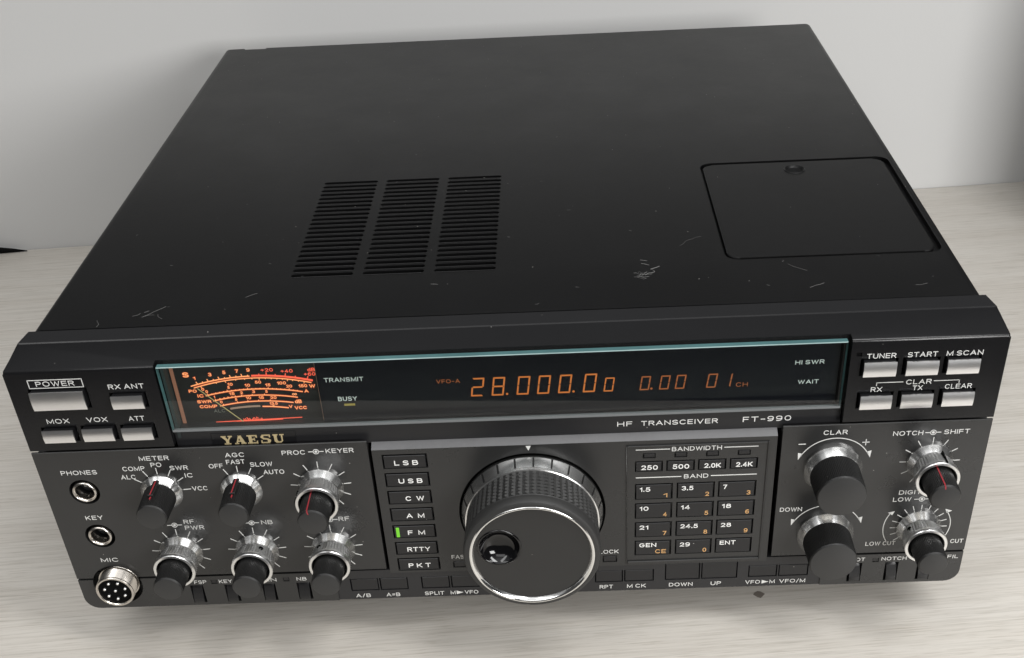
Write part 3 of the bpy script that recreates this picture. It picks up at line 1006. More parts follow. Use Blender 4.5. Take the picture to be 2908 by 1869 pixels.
# --- lower side panels
KN = {'sel': [(-137.6, 61.4), (-106.0, 61.0)],
      'dual': [(-74.4, 61.3), (-136.9, 29.9), (-105.6, 29.4), (-74.2, 29.4), (163.0, 62.9), (163.4, 30.0)],
      'rot': [(125.8, 61.2), (126.0, 28.2)]}
for side in (0, 1):
    bm = bmesh.new()
    xa, xb = (-184, -54.0) if side == 0 else (105.2, 184)
    prof = [(0.25, 16.7), (0.0, 16.95), (0.0, 81.75), (0.2, 82.0), (0.7, 82.0), (0.7, 78.8), (10, 78.8), (10, 16.7)]
    a = [bm.verts.new((xa, y, z)) for y, z in prof]
    c = [bm.verts.new((xb, y, z)) for y, z in prof]
    bm.faces.new(a)
    bm.faces.new(c[::-1])
    for i in range(len(prof)):
        bm.faces.new((a[i], a[(i + 1) % len(prof)], c[(i + 1) % len(prof)], c[i]))
    bmesh.ops.recalc_face_normals(bm, faces=bm.faces)
    me = bm_to_me('knob_panel', bm)
    if side == 0:
        cut = bmesh.new()
        for cx, cz, r in ((-168.4, 62.4, 6.0), (-168.2, 39.7, 6.0), (-167.7, 13.0, 10.3)):
            lathe(cut, [(-3, 0), (-3, r), (5, r), (5, 0)], 40, cx, cz)
        bmesh.ops.recalc_face_normals(cut, faces=cut.faces)
        me = boolean(me, cut)
    pn = finish_me('knob_panel', me, 'panel', radio, UP, 30)
    bm = bmesh.new()
    if side == 0:
        for s_, x0, x1, z0 in [('PHONES', -175.2, -161.0, 71.0), ('KEY', -171.6, -164.6, 48.3), ('MIC', -171.3, -164.1, 25.8), ('METER', -143.0, -131.4, 76.7), ('PO', -139.2, -135.0, 73.5), ('COMP', -150.6, -141.9, 72.0), ('ALC', -152.2, -146.4, 68.0), ('SWR', -132.1, -125.0, 71.7), ('IC', -127.0, -123.9, 67.9), ('VCC', -125.5, -119.4, 61.3),
                               ('AGC', -109.4, -101.9, 76.9), ('FAST', -109.6, -102.3, 73.6), ('OFF', -116.7, -111.2, 71.9), ('SLOW', -100.5, -91.8, 72.0), ('AUTO', -96.0, -87.8, 68.1), ('PROC', -87.3, -78.2, 77.0), ('KEYER', -70.2, -59.4, 77.2), ('RF', -132.7, -128.5, 44.6), ('PWR', -132.8, -125.0, 41.5), ('NB', -101.5, -96.9, 43.0), ('RF', -70.1, -65.8, 43.4)]:
            text(bm, s_, x0, x1, z0)
        conc(bm, -74.0, 78.1)
        conc(bm, -136.7, 44.1)
        conc(bm, -105.4, 43.9)
        conc(bm, -73.5, 44.2)
        ticks(bm, -137.6, 61.4, 8.6, 11.6, (146, 118, 90, 62, 34, 4))
        ticks(bm, -106.0, 61.0, 8.6, 11.6, (118, 90, 62, 34))
        for cx, cz in ((-74.4, 61.3), (-136.9, 29.9), (-105.6, 29.4), (-74.2, 29.4)):
            ticks(bm, cx, cz, 9.1, 12.0, [90 + 28.2 * q for q in range(-5, 6)])
    else:
        for s_, x0, x1, z0 in [('CLAR', 120.7, 129.8, 77.4), ('NOTCH', 147.2, 158.6, 75.8), ('SHIFT', 166.5, 176.2, 75.8), ('DIGITAL', 153.3, 166.9, 47.0), ('LOW', 151.4, 158.6, 43.5), ('DOWN', 106.9, 115.7, 40.3), ('LOW', 143.2, 149.2, 20.8), ('CUT', 150.2, 155.3, 20.8), ('CUT', 177.6, 182.8, 20.8)]:
            text(bm, s_, x0, x1, z0)
        conc(bm, 162.4, 76.8)
        conc(bm, 162.8, 44.4)
        ticks(bm, 163.0, 62.9, 9.1, 11.6, [90 + 29.5 * q for q in range(-5, 6)])
        ticks(bm, 163.4, 30.0, 9.1, 11.4, [90 + 18 * q for q in range(-7, 8)])
        for cx, cz, r in ((125.8, 61.2, 14.5), (126.0, 28.2, 14.7)):
            arc(bm, cx, cz, r, 26, 154, 0.3)
            for sg in (-1, 1):
                a_ = math.radians(90 - sg * 67)
                ex, ez = cx + r * math.cos(a_), cz + r * math.sin(a_)
                tri(bm, [(ex - sg * 1.0, ez + 1.9), (ex + sg * 0.75, ez + 2.4), (ex + sg * 0.5, ez - 0.9)])
        bar(bm, (111.6, 73.4), (114.4, 73.4), 0.3)
        bar(bm, (135.9, 73.3), (138.7, 73.3), 0.3)
        bar(bm, (137.3, 71.9), (137.3, 74.7), 0.3)
        arc(bm, 163.4, 30.3, 14.1, 148, 211, 0.3)
        tri(bm, [(152.9, 38.6), (150.3, 37.9), (152.1, 36.6)])
        arc(bm, 163.4, 30.3, 12.7, 36, -24, 0.3)
        tri(bm, [(172.9, 38.9), (175.7, 37.9), (173.8, 36.8)])
    part('lettering', bm, 'ink_soft', parent=pn)

# --- keypad panel in the middle
bm = bmesh.new()
prof = [(10, 14.4), (0.0, 14.4), (0.0, 77.7), (3.2, 79.75), (10, 79.75)]
a = [bm.verts.new((-52.6, y, z)) for y, z in prof]
c = [bm.verts.new((103.4, y, z)) for y, z in prof]
bm.faces.new(a)
bm.faces.new(c[::-1])
for i in range(5):
    f = bm.faces.new((a[i], a[(i + 1) % 5], c[(i + 1) % 5], c[i]))
bmesh.ops.recalc_face_normals(bm, faces=bm.faces)
me = bm_to_me('keypad_panel', bm)
cut = bmesh.new()
MODES = [('L S B', 75.4, -44.5, -35.2), ('U S B', 66.5, -43.8, -34.4), ('C  W', 57.7, -42.0, -34.6), ('A  M', 48.9, -42.6, -35.4), ('F  M', 40.1, -43.0, -36.0), ('RTTY', 31.2, -44.2, -34.8), ('P K T', 22.4, -44.6, -35.4)]
for s_, zt, _, _ in MODES:
    box(cut, -49.0, -31.4, -3, 2.6, zt - 6.9, zt)
BW = [(48.9, 59.8), (61.1, 72.2), (73.4, 84.4), (85.7, 96.6)]
for x0, x1 in BW:
    box(cut, x0, x1, -3, 2.6, 62.7, 67.9)
KC = [(48.9, 63.9), (65.4, 80.4), (81.7, 96.7)]
KR = [56.8, 47.1, 37.3, 27.6]
for x0, x1 in KC:
    for zt in KR:
        box(cut, x0, x1, -3, 2.6, zt - 7.9, zt)
for k in range(4):
    box(cut, 51.9 + 12.2 * k, 56.9 + 12.2 * k, -3, 1.2, 69.2, 71.7)
box(cut, -26.1, -20.8, -3, 1.2, 16.3, 19.9)
box(cut, 35.8, 41.8, -3, 1.2, 16.5, 20.1)
lathe(cut, [(-3, 0), (-3, 29.3), (3.0, 29.3), (3.0, 0)], 96, 8.0, 44.4)
bmesh.ops.recalc_face_normals(cut, faces=cut.faces)
me = boolean(me, cut)
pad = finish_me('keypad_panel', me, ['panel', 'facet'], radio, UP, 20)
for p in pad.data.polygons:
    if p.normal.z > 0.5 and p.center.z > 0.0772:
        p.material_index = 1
# raised surround of the number keys (four strips round the keys, proud of the panel)
bm = bmesh.new()
for x0, x1, z0, z1 in ((45.5, 46.0, 15.6, 75.6), (99.9, 100.5, 15.6, 75.6), (46.0, 99.9, 75.1, 75.6), (46.0, 99.9, 15.6, 16.9)):
    box(bm, x0, x1, -0.7, 0.3, z0, z1, 0.18)
part('keypad_surround', bm, 'panel', parent=pad)
bm = bmesh.new()
text(bm, 'BANDWIDTH', 63.1, 82.3, 72.3, 2.0)
text(bm, 'BAND', 68.1, 77.6, 58.9, 2.0)
for x0, x1, z in ((49.2, 62.4, 73.4), (83.2, 96.3, 73.3), (49.3, 67.1, 59.9), (78.6, 96.5, 59.8)):
    bar(bm, (x0, z), (x1, z), 0.32)
tri(bm, [(6.9, 77.2), (8.9, 77.2), (7.9, 75.0)])
text(bm, 'FAST', -26.4, -19.4, 21.2, 2.0)
text(bm, 'LOCK', 34.4, 42.4, 21.3, 2.0)
part('lettering', bm, 'ink_soft', parent=pad)
for s_, zt, x0, x1 in MODES:
    bm = bmesh.new()
    box(bm, -48.5, -32.1, 0.15, 2.5, zt - 6.75, zt - 0.9, 0.2)
    kb = part('mode_key', bm, 'key')
    bm = bmesh.new()
    text(bm, s_, x0, x1, zt - 5.4, 2.3, y=0.15, bold=0.025)
    part('lettering', bm, 'ink', parent=kb)
    if s_ == 'F  M':
        bm = bmesh.new()
        box(bm, -47.7, -46.4, -0.05, 0.3, zt - 6.4, zt - 1.5, 0.08)
        part('lit_lamp', bm, 'green', parent=kb)
for (x0, x1), s_ in zip(BW, ('250', '500', '2.0K', '2.4K')):
    bm = bmesh.new()
    box(bm, x0 + 0.45, x1 - 0.55, 0.1, 2.5, 62.85, 67.2, 0.15)
    kb = part('bandwidth_key', bm, 'key')
    bm = bmesh.new()
    text(bm, s_, x0 + 2.5, x0 + 2.5 + 6.4, 63.6, 2.2, y=0.1, bold=0.025)
    part('lettering', bm, 'ink', parent=kb)
KEYS = [[('1.5', '1'), ('3.5', '2'), ('7', '3')], [('10', '4'), ('14', '5'), ('18', '6')], [('21', '7'), ('24.5', '8'), ('28', '9')], [('GEN', 'CE'), ('29', '0'), ('ENT', '')]]
WID = {'1.5': 4.1, '3.5': 4.6, '7': 1.5, '10': 3.5, '14': 3.5, '18': 3.6, '21': 3.5, '24.5': 7.0, '28': 4.1, 'GEN': 6.9, '29': 4.1, 'ENT': 6.4}
for r_, zt in enumerate(KR):
    for c_, (x0, x1) in enumerate(KC):
        a_, n_ = KEYS[r_][c_]
        bm = bmesh.new()
        box(bm, x0 + 0.5, x1 - 0.6, 0.05, 2.5, zt - 7.75, zt - 0.75, 0.18)
        kb = part('number_key', bm, 'key')
        bm = bmesh.new()
        text(bm, a_, x0 + 2.0, x0 + 2.0 + WID[a_], zt - 3.9 if a_ not in ('GEN', 'ENT') else zt - 3.6, 2.1, y=0.05, bold=0.022)
        part('lettering', bm, 'ink', parent=kb)
        if n_:
            bm = bmesh.new()
            text(bm, n_, x1 - (3.6 if n_ != 'CE' else 6.5), x1 - 2.1, zt - 7.1, 2.1, y=0.05, bold=0.022)
            part('digit_lettering', bm, 'orange', parent=kb)
for k in range(4):
    bm = bmesh.new()
    box(bm, 52.4 + 12.2 * k, 56.7 + 12.2 * k, 0.2, 2, 69.4, 71.2, 0.15)
    part('indicator_lamp', bm, 'key')
for x0, x1, z0, z1 in ((-25.7, -21.1, 16.5, 19.3), (36.2, 41.4, 16.7, 19.5)):
    bm = bmesh.new()
    box(bm, x0, x1, 0.2, 2, z0, z1, 0.15)
    part('indicator_lamp', bm, 'key')

# --- bottom strips
FLAT = [(-70.3, -58.4, 4.6, 11.4, 'A/B'), (-57.9, -46.0, 4.6, 11.4, 'A=B'), (-40.4, -28.4, 4.7, 11.4, 'SPLIT'), (-27.9, -16.0, 4.7, 11.4, 'M>VFO'),
        (32.5, 44.2, 4.9, 11.4, 'RPT'), (44.7, 57.1, 4.9, 11.4, 'M CK'), (61.7, 76.3, 5.0, 14.1, 'DOWN'), (76.8, 91.9, 5.0, 14.1, 'UP'), (96.4, 108.4, 5.2, 11.6, 'VFO>M'), (108.9, 121.3, 5.2, 11.6, 'VFO/M')]
# left, middle and right pieces
LEV = [(-137.4, -133.2, 11.2), (-122.9, -118.6, 11.0), (-107.1, -102.8, 10.8), (-92.4, -87.9, 10.8), (138.5, 142.8, 11.4), (153.7, 157.8, 11.4), (167.0, 171.2, 11.4)]
for which in range(3):
    bm = bmesh.new()
    if which == 0:
        poly_y(bm, rrect(-184, -76.0, 0.0, 15.9, 6.0, corners=(0, 0, 1, 0)), 10, 0)
    elif which == 1:
        box(bm, -76.0, 126.5, 0.5, 10, 0.0, 14.35 + 1.5)
    else:
        poly_y(bm, rrect(126.5, 184, 0.0, 15.9, 6.0, corners=(0, 0, 0, 1)), 10, 0)
    bmesh.ops.recalc_face_normals(bm, faces=bm.faces)
    me = bm_to_me('switch_strip', bm)
    cut = bmesh.new()
    if which == 1:
        for x0, x1, z0, z1, _ in FLAT:
            box(cut, x0, x1, -3, 3, z0, z1)
    else:
        for x0, x1, zt in LEV:
            if (x0 < 0) == (which == 0):
                if x0 < 0:
                    box(cut, x0 - 0.4, x1 + 1.0, -3, 5, 1.4, zt)
                else:
                    box(cut, x0 - 1.0, x1 + 0.4, -3, 5, 1.4, zt)
        for x in ((-128.4, -98.0) if which == 0 else (147.2, 163.2)):
            box(cut, x, x + 2.6, -3, 1.0, 11.7, 13.9)
        if which == 0:
            lathe(cut, [(-3, 0), (-3, 10.3), (5, 10.3), (5, 0)], 40, -167.7, 13.0)
    bmesh.ops.recalc_face_normals(cut, faces=cut.faces)
    me = boolean(me, cut)
    st = finish_me('switch_strip', me, 'panel' if which != 1 else 'strip', radio, UP, 30)
    bm = bmesh.new()
    if which == 0:
        for s_, x0, x1 in (('FSP', -135.5, -130.3), ('KEY', -125.0, -119.5), ('IN', -104.2, -100.8), ('NB', -92.3, -88.1)):
            text(bm, s_, x0, x1, 12.0, 1.9)
    elif which == 2:
        for s_, x0, x1 in (('SPOT', 136.6, 144.0), ('NOTCH', 150.8, 161.1), ('FIL', 177.8, 182.2)):
            text(bm, s_, x0, x1, 12.5, 1.9)
    else:
        for s_, x0, x1 in (('A/B', -68.7, -62.5), ('A=B', -55.8, -50.0), ('SPLIT', -39.5, -31.3), ('M', -28.6, -26.5), ('VFO', -22.6, -16.9), ('RPT', 34.4, 40.0), ('M CK', 45.9, 53.8), ('DOWN', 63.5, 73.4), ('UP', 81.0, 85.3), ('VFO', 95.5, 101.6), ('M', 105.6, 107.8), ('VFO/M', 109.7, 120.5)):
            text(bm, s_, x0, x1, 0.95 if x0 < 0 else 1.4, 2.0, y=0.5)
        tri(bm, [(-26.0, 1.0), (-26.0, 2.9), (-23.2, 1.95)], 0.5)
        tri(bm, [(102.3, 1.4), (102.3, 3.3), (105.1, 2.35)], 0.5)
    part('lettering', bm, 'ink_soft', parent=st)
for x0, x1, z0, z1, _ in FLAT:
    bm = bmesh.new()
    box(bm, x0 + 0.35, x1 - 0.35, 0.7, 3.0, z0 + 0.2, z1 - 0.5, 0.2)
    part('flat_key', bm, 'key')
for x0, x1, zt in LEV:
    bm = bmesh.new()
    sec = [(4.5, zt - 0.8), (2.0, zt - 0.8), (1.2, zt - 2.5), (0.4, zt - 5.0), (-0.25, zt - 7.5), (-0.45, 2.2), (-0.2, 1.6), (4.5, 1.6)]
    va = [bm.verts.new((x0, y, z)) for y, z in sec]
    vb = [bm.verts.new((x1, y, z)) for y, z in sec]
    bm.faces.new(va)
    bm.faces.new(vb[::-1])
    for i in range(len(sec)):
        k = (i + 1) % len(sec)
        bm.faces.new((va[i], va[k], vb[k], vb[i]))
    bmesh.ops.bevel(bm, geom=[e for e in bm.edges], offset=0.12, segments=1, affect='EDGES')
    part('lever_switch', bm, 'key')
for x in (-128.3, -97.9, 147.3, 163.3):
    bm = bmesh.new()
    box(bm, x, x + 2.3, 0.15, 1, 11.95, 13.8, 0.1)
    part('indicator_lamp', bm, 'key')


# ------------------------------------------------------------------ knobs (local axis along -y)
def rib(d):
    return lambda i, j: d if i % 2 else 0.0


_cache = {}


def kmesh(key, build, m, angle=32):
    if key not in _cache:
        bm_ = bmesh.new()
        build(bm_)
        bmesh.ops.recalc_face_normals(bm_, faces=bm_.faces)
        me_ = bm_to_me(key, bm_)
        me_.transform(Matrix.Scale(S, 4))
        for p_ in me_.polygons:
            p_.use_smooth = True
        me_.set_sharp_from_angle(angle=math.radians(angle))
        me_.materials.append(MT[m])
        _cache[key] = me_
    return _cache[key]


def kobj(name, me_, parent, loc=(0, 0, 0), rot=0.0):
    o = bpy.data.objects.new(name, me_)
    COL.objects.link(o)
    o.parent = parent
    o.location = Vector(loc) * S
    o.rotation_euler = (0, -rot, 0)
    return o


def at(x, z):
    return (x, 0, z - DESK_Z)


def grip_prof(y0, r0, y1, r1):
    return [(y0, r0), (y1 + 0.5, r1 + 0.05), (y1 + 0.35, r1 - 0.1), (y1, r1 - 0.35)]


# selector knobs with a raised pointer
for i, (x, z) in enumerate(KN['sel']):
    rot = math.radians(2 + i)
    g_ = kobj('selector_knob', kmesh('sel_grip', lambda b_: lathe(b_, grip_prof(-3.0, 6.15, -16.4, 5.75) + [(-16.4, 0)], 112, rib=lambda i_, j_: (0.16 if i_ % 2 and j_ < 1 else (0.10 if i_ % 2 and j_ == 1 else 0))), 'grip', 25), radio, at(x, z), rot)
    kobj('skirt', kmesh('sel_skirt', lambda b_: lathe(b_, [(0.5, 8.2), (-0.8, 8.35), (-1.15, 8.25), (-3.5, 6.0), (-3.5, 0)], 96), 'alu', 40), g_)
    kobj('cap', kmesh('sel_cap', lambda b_: lathe(b_, [(-16.2, 5.45), (-16.5, 5.4), (-16.58, 5.2), (-16.58, 0)], 64), 'cap'), g_)

    def fin(b_):
        box(b_, -1.2, 1.2, -11.4, -1.6, 4.8, 7.2, 0.25)
    kobj('pointer', kmesh('sel_fin', fin, 'grip'), g_)
    kobj('pointer_line', kmesh('sel_line', lambda b_: (box(b_, -0.22, 0.22, -11.3, -2.9, 7.25, 7.36), box(b_, -0.22, 0.22, -12.8, -11.35, 6.0, 6.36)), 'red'), g_)


# double knobs: knurled metal ring round a black grip
def knurl(b_):
    n_, rows = 88, 10
    prof = [(-3.9, 7.0), (-4.5, 7.35)]
    for j in range(rows + 1):
        prof.append((-4.7 - 5.9 * j / rows, 7.45 + 0.75 * j / rows))
    prof += [(-10.8, 8.15), (-12.0, 8.35), (-12.35, 8.15), (-12.35, 7.2), (-12.1, 6.95), (-8.0, 6.9)]
    lathe(b_, prof, n_, rib=lambda i_, j_: 0.34 if (2 <= j_ <= rows + 2 and (i_ % 2) and (j_ % 2)) else 0.0)


def dual_grip(b_):
    lathe(b_, [(-7.0, 6.0), (-7.5, 6.0), (-22.2, 5.72), (-22.4, 5.6), (-22.75, 5.3), (-22.75, 0)], 116, rib=lambda i_, j_: (0.15 if i_ % 2 and j_ < 2 else (0.1 if i_ % 2 and j_ == 2 else 0)))


HOLES = {1: (145, 1), 2: (60, 1), 3: (122, 1), 5: (140, 1)}
for i, (x, z) in enumerate(KN['dual']):
    g_ = kobj('dual_knob', kmesh('dual_grip', dual_grip, 'grip', 25), radio, at(x, z))
    kobj('skirt', kmesh('dual_skirt', lambda b_: lathe(b_, [(0.5, 8.8), (-0.9, 8.98), (-1.35, 8.9), (-3.6, 7.3), (-4.2, 7.15), (-4.2, 0)], 96), 'alu', 40), g_)
    ring = kobj('knurled_ring', kmesh('dual_ring', knurl, 'alu_plain', 25), g_)
    kobj('bore', kmesh('dual_bore', lambda b_: lathe(b_, [(-8.2, 7.0), (-8.2, 0)], 48), 'void'), g_)
    kobj('cap', kmesh('dual_cap', lambda b_: lathe(b_, [(-22.5, 5.35), (-22.82, 5.3), (-22.9, 5.1), (-22.9, 0)], 64), 'cap'), g_)
    if i in HOLES:
        a_ = math.radians(HOLES[i][0])
        kobj('screw_hole', kmesh('dual_hole%d' % i, lambda b_: lathe(b_, [(0.0, 0), (0.0, 0.95), (-0.45, 0.95), (-0.45, 0)], 20), 'void'), ring)
        h_ = ring.children[-1]
        h_.rotation_euler = (-PI / 2, -(a_ - PI / 2), 0)
        h_.rotation_mode = 'XYZ'
        h_.matrix_local = Matrix.Translation(Vector((7.55 * math.cos(a_), -7.0, 7.55 * math.sin(a_))) * S) @ Vector((0, -1, 0)).rotation_difference(Vector((math.cos(a_), 0, math.sin(a_)))).to_matrix().to_4x4()
    if i in (0, 4):
        ln = kobj('pointer_line', kmesh('dual_line', lambda b_: (box(b_, -0.22, 0.22, -22.3, -8, 5.2, 6.08), box(b_, -0.22, 0.22, -22.95, -22.2, 4.2, 5.66)), 'red'), g_, rot=math.radians(14 if i == 0 else 10))
        kobj('slit', kmesh('dual_slit', lambda b_: box(b_, -0.2, 0.2, -12.0, -4.6, 6.9, 8.75), 'void'), ring, rot=math.radians(80 if i == 0 else -17))

# plain rotary knobs
for i, (x, z) in enumerate(KN['rot']):
    g_ = kobj('rotary_knob', kmesh('rot_grip', lambda b_: lathe(b_, [(-4.2, 9.5), (-4.6, 9.5), (-17.2, 9.3), (-17.4, 9.25), (-17.8, 8.95), (-17.8, 0)], 176, rib=lambda i_, j_: (0.14 if i_ % 2 and j_ < 2 else (0.1 if i_ % 2 and j_ == 2 else 0))), 'grip', 25), radio, at(x, z))
    kobj('skirt', kmesh('rot_skirt', lambda b_: lathe(b_, [(0.5, 11.2), (-1.2, 11.38), (-1.6, 11.28), (-4.7, 9.6), (-4.7, 0)], 112), 'alu', 40), g_)
    kobj('cap', kmesh('rot_cap', lambda b_: lathe(b_, [(-17.5, 9.05), (-17.92, 9.0), (-18.0, 8.8), (-18.0, 0)], 80), 'cap'), g_)

# tuning dial
DX, DZ = 8.0, 44.4


def dial_grip(b_):
    n_, rows = 124, 14
    prof = [(-6.2, 25.4), (-6.8, 25.9)]
    for j in range(rows + 1):
        prof.append((-7.0 - 14.6 * j / rows, 26.0 + 0.45 * j / rows))
    prof += [(-22.0, 26.25), (-22.3, 26.5), (-25.0, 26.5), (-26.1, 25.9), (-26.6, 24.9), (-26.6, 24.0), (-25.0, 23.9), (-18.0, 23.9), (-18.0, 0)]
    lathe(b_, prof, n_, rib=lambda i_, j_: -1.1 if (2 <= j_ <= rows + 2 and (i_ % 2) and (j_ % 2)) else 0.0)


dial = kobj('tuning_dial', kmesh('dial_grip', dial_grip, 'rubber', 30), radio, at(DX, DZ))
kobj('skirt', kmesh('dial_skirt', lambda b_: lathe(b_, [(1.0, 28.0), (-1.0, 28.3), (-1.4, 28.2), (-5.6, 26.75), (-5.9, 26.85), (-6.7, 26.6), (-6.9, 26.2), (-6.9, 20)], 160), 'alu', 25), dial)
bm = bmesh.new()
for i in range(24):
    a_ = 2 * PI * (i + 0.5) / 24 + 0.07
    q = []
    for y, r in ((-1.3, 28.3), (-5.5, 26.9)):
        for s_ in (-1, 1):
            q.append(bm.verts.new((r * math.cos(a_) + s_ * 0.36 * -math.sin(a_), y, r * math.sin(a_) + s_ * 0.36 * math.cos(a_))))
    bm.faces.new((q[0], q[1], q[3], q[2]))
    bm.faces.new([bm.verts.new(v.co - Vector((math.cos(a_), 0, math.sin(a_))) * 0.2) for v in (q[0], q[2], q[3], q[1])])
finish('skirt_ticks', bm, 'tick', dial, (0, 0, 0))
kobj('chrome_ring', kmesh('dial_ring', lambda b_: lathe(b_, [(-24.6, 24.0), (-26.7, 24.1), (-27.0, 23.8), (-27.0, 23.3), (-26.6, 22.9), (-25.4, 22.2), (-24.6, 22.1)], 160), 'chrome', 50), dial)
# face with a round opening for the finger cup
HX, HZ, HR = -12.4, 3.9, 8.6
bm = bmesh.new()
lathe(bm, [(-24.0, 0), (-24.0, 22.4), (-25.5, 22.4), (-25.5, 0)], 120)
bmesh.ops.recalc_face_normals(bm, faces=bm.faces)
me = bm_to_me('face', bm)
cut = bmesh.new()
lathe(cut, [(-30, 0), (-30, HR), (-20, HR), (-20, 0)], 64, HX, HZ)
bmesh.ops.recalc_face_normals(cut, faces=cut.faces)
me = boolean(me, cut)
finish_me('face', me, 'dial_face', dial, (0, 0, 0), 25)
cup = kobj('finger_cup', kmesh('cup', lambda b_: lathe(b_, [(-25.2, 8.7), (-25.75, 8.6), (-25.95, 8.2), (-25.75, 7.8), (-25.2, 7.5), (-23.6, 6.5), (-22.5, 5.2), (-21.8, 3.6), (-21.5, 1.8), (-21.45, 0)], 64), 'gloss', 60), dial, (HX, 0, HZ))
bm = bmesh.new()
lathe(bm, [(2.95, 29.25), (2.6, 29.25), (2.6, 20), (2.95, 20)], 96)
finish('dial_well', bm, 'void', dial, (0, 0, 0))

# ------------------------------------------------------------------ sockets
for x, z in ((-168.4, 62.4), (-168.2, 39.7)):
    bm = bmesh.new()
    lathe(bm, [(4, 5.9), (3.6, 5.9), (3.6, 3.0), (6.0, 3.0), (8, 3.0), (8, 0)], 48)
    js = finish('headphone_jack', bm, 'void', radio, at(x, z))
    bm = bmesh.new()
    lathe(bm, [(3.8, 4.85), (-0.1, 4.8), (-0.55, 4.5), (-0.65, 4.1), (-0.3, 3.75), (0.2, 3.55), (0.6, 3.5), (3.8, 3.45)], 64)
    finish('nut', bm, 'nickel', js, (0, 0, 0), 45)
MX, MZ = -167.6, 13.2
bm = bmesh.new()
pr = [(4.9, 8.6), (1.5, 8.6), (1.3, 8.4), (1.3, 7.7)]
for i in range(6):
    y = 0.9 - i * 0.85
    pr += [(y, 7.9), (y - 0.42, 7.55)]
pr += [(-4.3, 7.85), (-4.7, 7.85), (-5.0, 7.6), (-5.0, 7.0), (-4.6, 6.75), (-1.5, 6.7)]
lathe(bm, pr, 72)
mic = finish('microphone_socket', bm, 'nickel', radio, at(MX, MZ), 28)
bm = bmesh.new()
lathe(bm, [(-1.0, 6.85), (-3.4, 6.8), (-3.4, 0)], 48)
finish('insert', bm, 'void', mic, (0, 0, 0))
for k in range(8):
    if k == 7:
        px_, pz_ = 0.0, 0.0
    else:
        a_ = math.radians(90 + 26 + k * 51.43)
        px_, pz_ = 4.4 * math.cos(a_), 4.4 * math.sin(a_)
    bm = bmesh.new()
    lathe(bm, [(-3.0, 0.62), (-4.3, 0.62), (-4.55, 0.4), (-4.6, 0)], 16, px_, pz_)
    finish('pin', bm, 'alu_plain', mic, (0, 0, 0), 40)

# ------------------------------------------------------------------ wear on the lid: fibres, scuffs
bm = bmesh.new()


def fibre(b_, pts, wd, z=122.03):
    for p, q in zip(pts, pts[1:]):
        d = Vector((q[0] - p[0], q[1] - p[1]))
        if d.length < 1e-6:
            continue
        n_ = Vector((-d.y, d.x)).normalized() * wd / 2
        vv = [b_.verts.new((p[0] + n_.x, p[1] + n_.y, z)), b_.verts.new((q[0] + n_.x, q[1] + n_.y, z)), b_.verts.new((q[0], q[1], z + wd * 0.6)), b_.verts.new((p[0], p[1], z + wd * 0.6)), b_.verts.new((q[0] - n_.x, q[1] - n_.y, z)), b_.verts.new((p[0] - n_.x, p[1] - n_.y, z))]
        b_.faces.new((vv[0], vv[1], vv[2], vv[3]))
        b_.faces.new((vv[3], vv[2], vv[4], vv[5]))


random.seed(11)


def squiggle(x, y, ln, ang, bend, n_=6):
    pts = [(x, y)]
    for i in range(n_):
        ang += random.uniform(-bend, bend)
        x += ln / n_ * math.cos(ang)
        y += ln / n_ * math.sin(ang)
        pts.append((x, y))
    return pts


for i in range(11):      # the scuffed patch right of the vents
    fibre(bm, squiggle(52.5 + random.uniform(-1.5, 5), 50.5 + random.uniform(-1.5, 2.0), random.uniform(2, 5.5), random.uniform(-0.6, 0.9), 0.7), random.uniform(0.12, 0.3))
fibre(bm, squiggle(58.5, 55.0, 4.5, 0.35, 0.3), 0.35)
fibre(bm, squiggle(59.3, 54.6, 2.2, -0.9, 0.2), 0.3)
fibre(bm, squiggle(55.0, 63.5, 3.0, -0.5, 0.2), 0.22)
fibre(bm, squiggle(55.2, 60.4, 3.6, -0.35, 0.1), 0.26)
for i in range(5):      # scratches near the left front corner
    fibre(bm, squiggle(-147 + random.uniform(-14, 16), 31 + random.uniform(-3, 5), random.uniform(2, 6), random.choice((0.5, 0.4, -1.3, 0.1)), 0.35), random.uniform(0.1, 0.2))
fibre(bm, squiggle(-140, 32, 11, 0.55, 0.25, 9), 0.16)
fibre(bm, squiggle(-102, 45, 5, 0.6, 0.3), 0.16)
fibre(bm, squiggle(72, 75, 13, 0.5, 0.5, 9), 0.08)
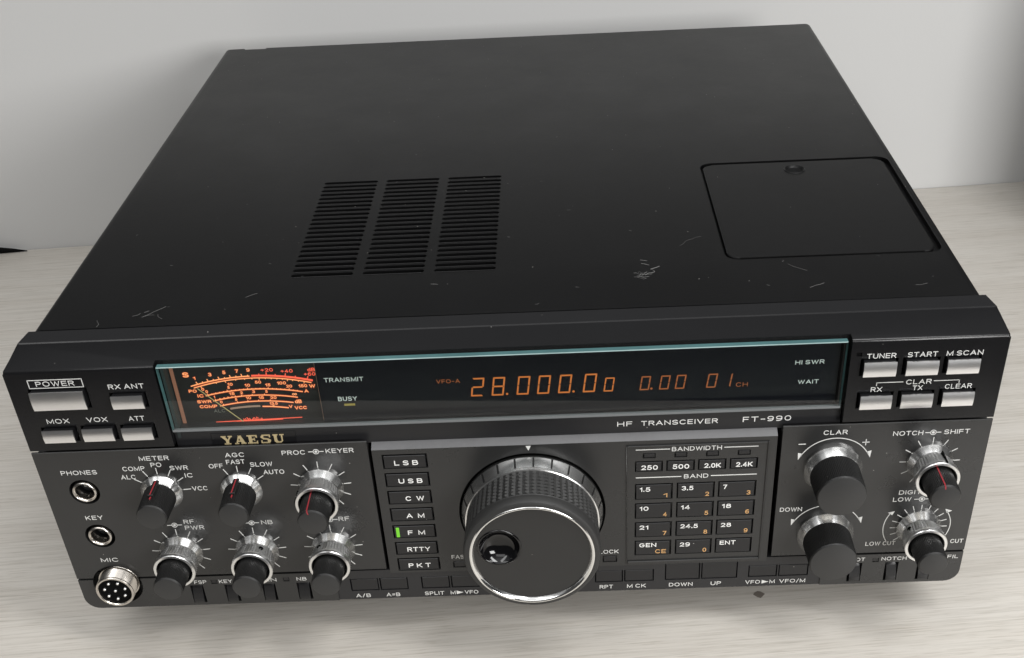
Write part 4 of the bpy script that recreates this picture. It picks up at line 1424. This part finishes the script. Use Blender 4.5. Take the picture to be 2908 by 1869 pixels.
fibre(bm, squiggle(118, 35, 7, 0.55, 0.2), 0.16)
fibre(bm, squiggle(158, 34, 5, 0.2, 0.4), 0.12)
fibre(bm, squiggle(113, 55, 9, -1.0, 0.2), 0.14)
fibre(bm, squiggle(-29, 50.0, 3, 0.0, 0.7), 0.2)
for i in range(40):
    fibre(bm, squiggle(random.uniform(-170, 172), random.uniform(27, 170) ** 0.98, random.uniform(0.5, 2.0), random.uniform(0, 6.3), 0.8, 3), random.uniform(0.08, 0.18))
sc_ = part('scuff_marks', bm, 'fibre', parent=cover)
sc_['kind'] = 'stuff'

# ------------------------------------------------------------------ other things on the desk
bm = bmesh.new()
box(bm, 363, 600, -125, -3, 0, 195, 3, 2)
cs = turned(finish('unseen_shadow_box', bm, 'void', None, (0, 420.26, DESK_Z + 0.2)))  # box added out of view to cast shade on the wall's right end
cs['label'] = 'added dark box out of view past the right edge, shades the wall'
cs['category'] = 'shadow caster'
bm = bmesh.new()
zs = [(-470, 3.4), (-395, 2.8), (-378, 2.3), (-366, 1.3), (-357, 0.3)]
rings = []
for x, r in zs:
    rings.append([bm.verts.new((x, -4.2 + r * math.cos(a * PI / 6), 0.1 + r + r * math.sin(a * PI / 6))) for a in range(12)])
for a, c in zip(rings, rings[1:]):
    for i in range(12):
        bm.faces.new((a[i], a[(i + 1) % 12], c[(i + 1) % 12], c[i]))
bm.faces.new(rings[0])
bm.faces.new(rings[-1][::-1])
cb = turned(finish('cable', bm, 'void', None, (0, 420.26, DESK_Z)))
cb['label'] = 'black tapering cable end lying at the foot of the wall, far left'
cb['category'] = 'cable'
bm = bmesh.new()
pts = [(-2.6, 0.1), (-1.0, -1.6), (0.4, -2.3), (1.6, -1.0), (2.7, 0.3), (1.0, 1.9), (-0.4, 2.2), (-1.8, 1.1)]
zprism(bm, pts, 0.0, 0.06)
kn = finish('knot_mark', bm, 'knot', desk, (0, 0, 0))
kn.matrix_world = Matrix.Translation(Vector((105.1, 16.4, DESK_Z)) * S)
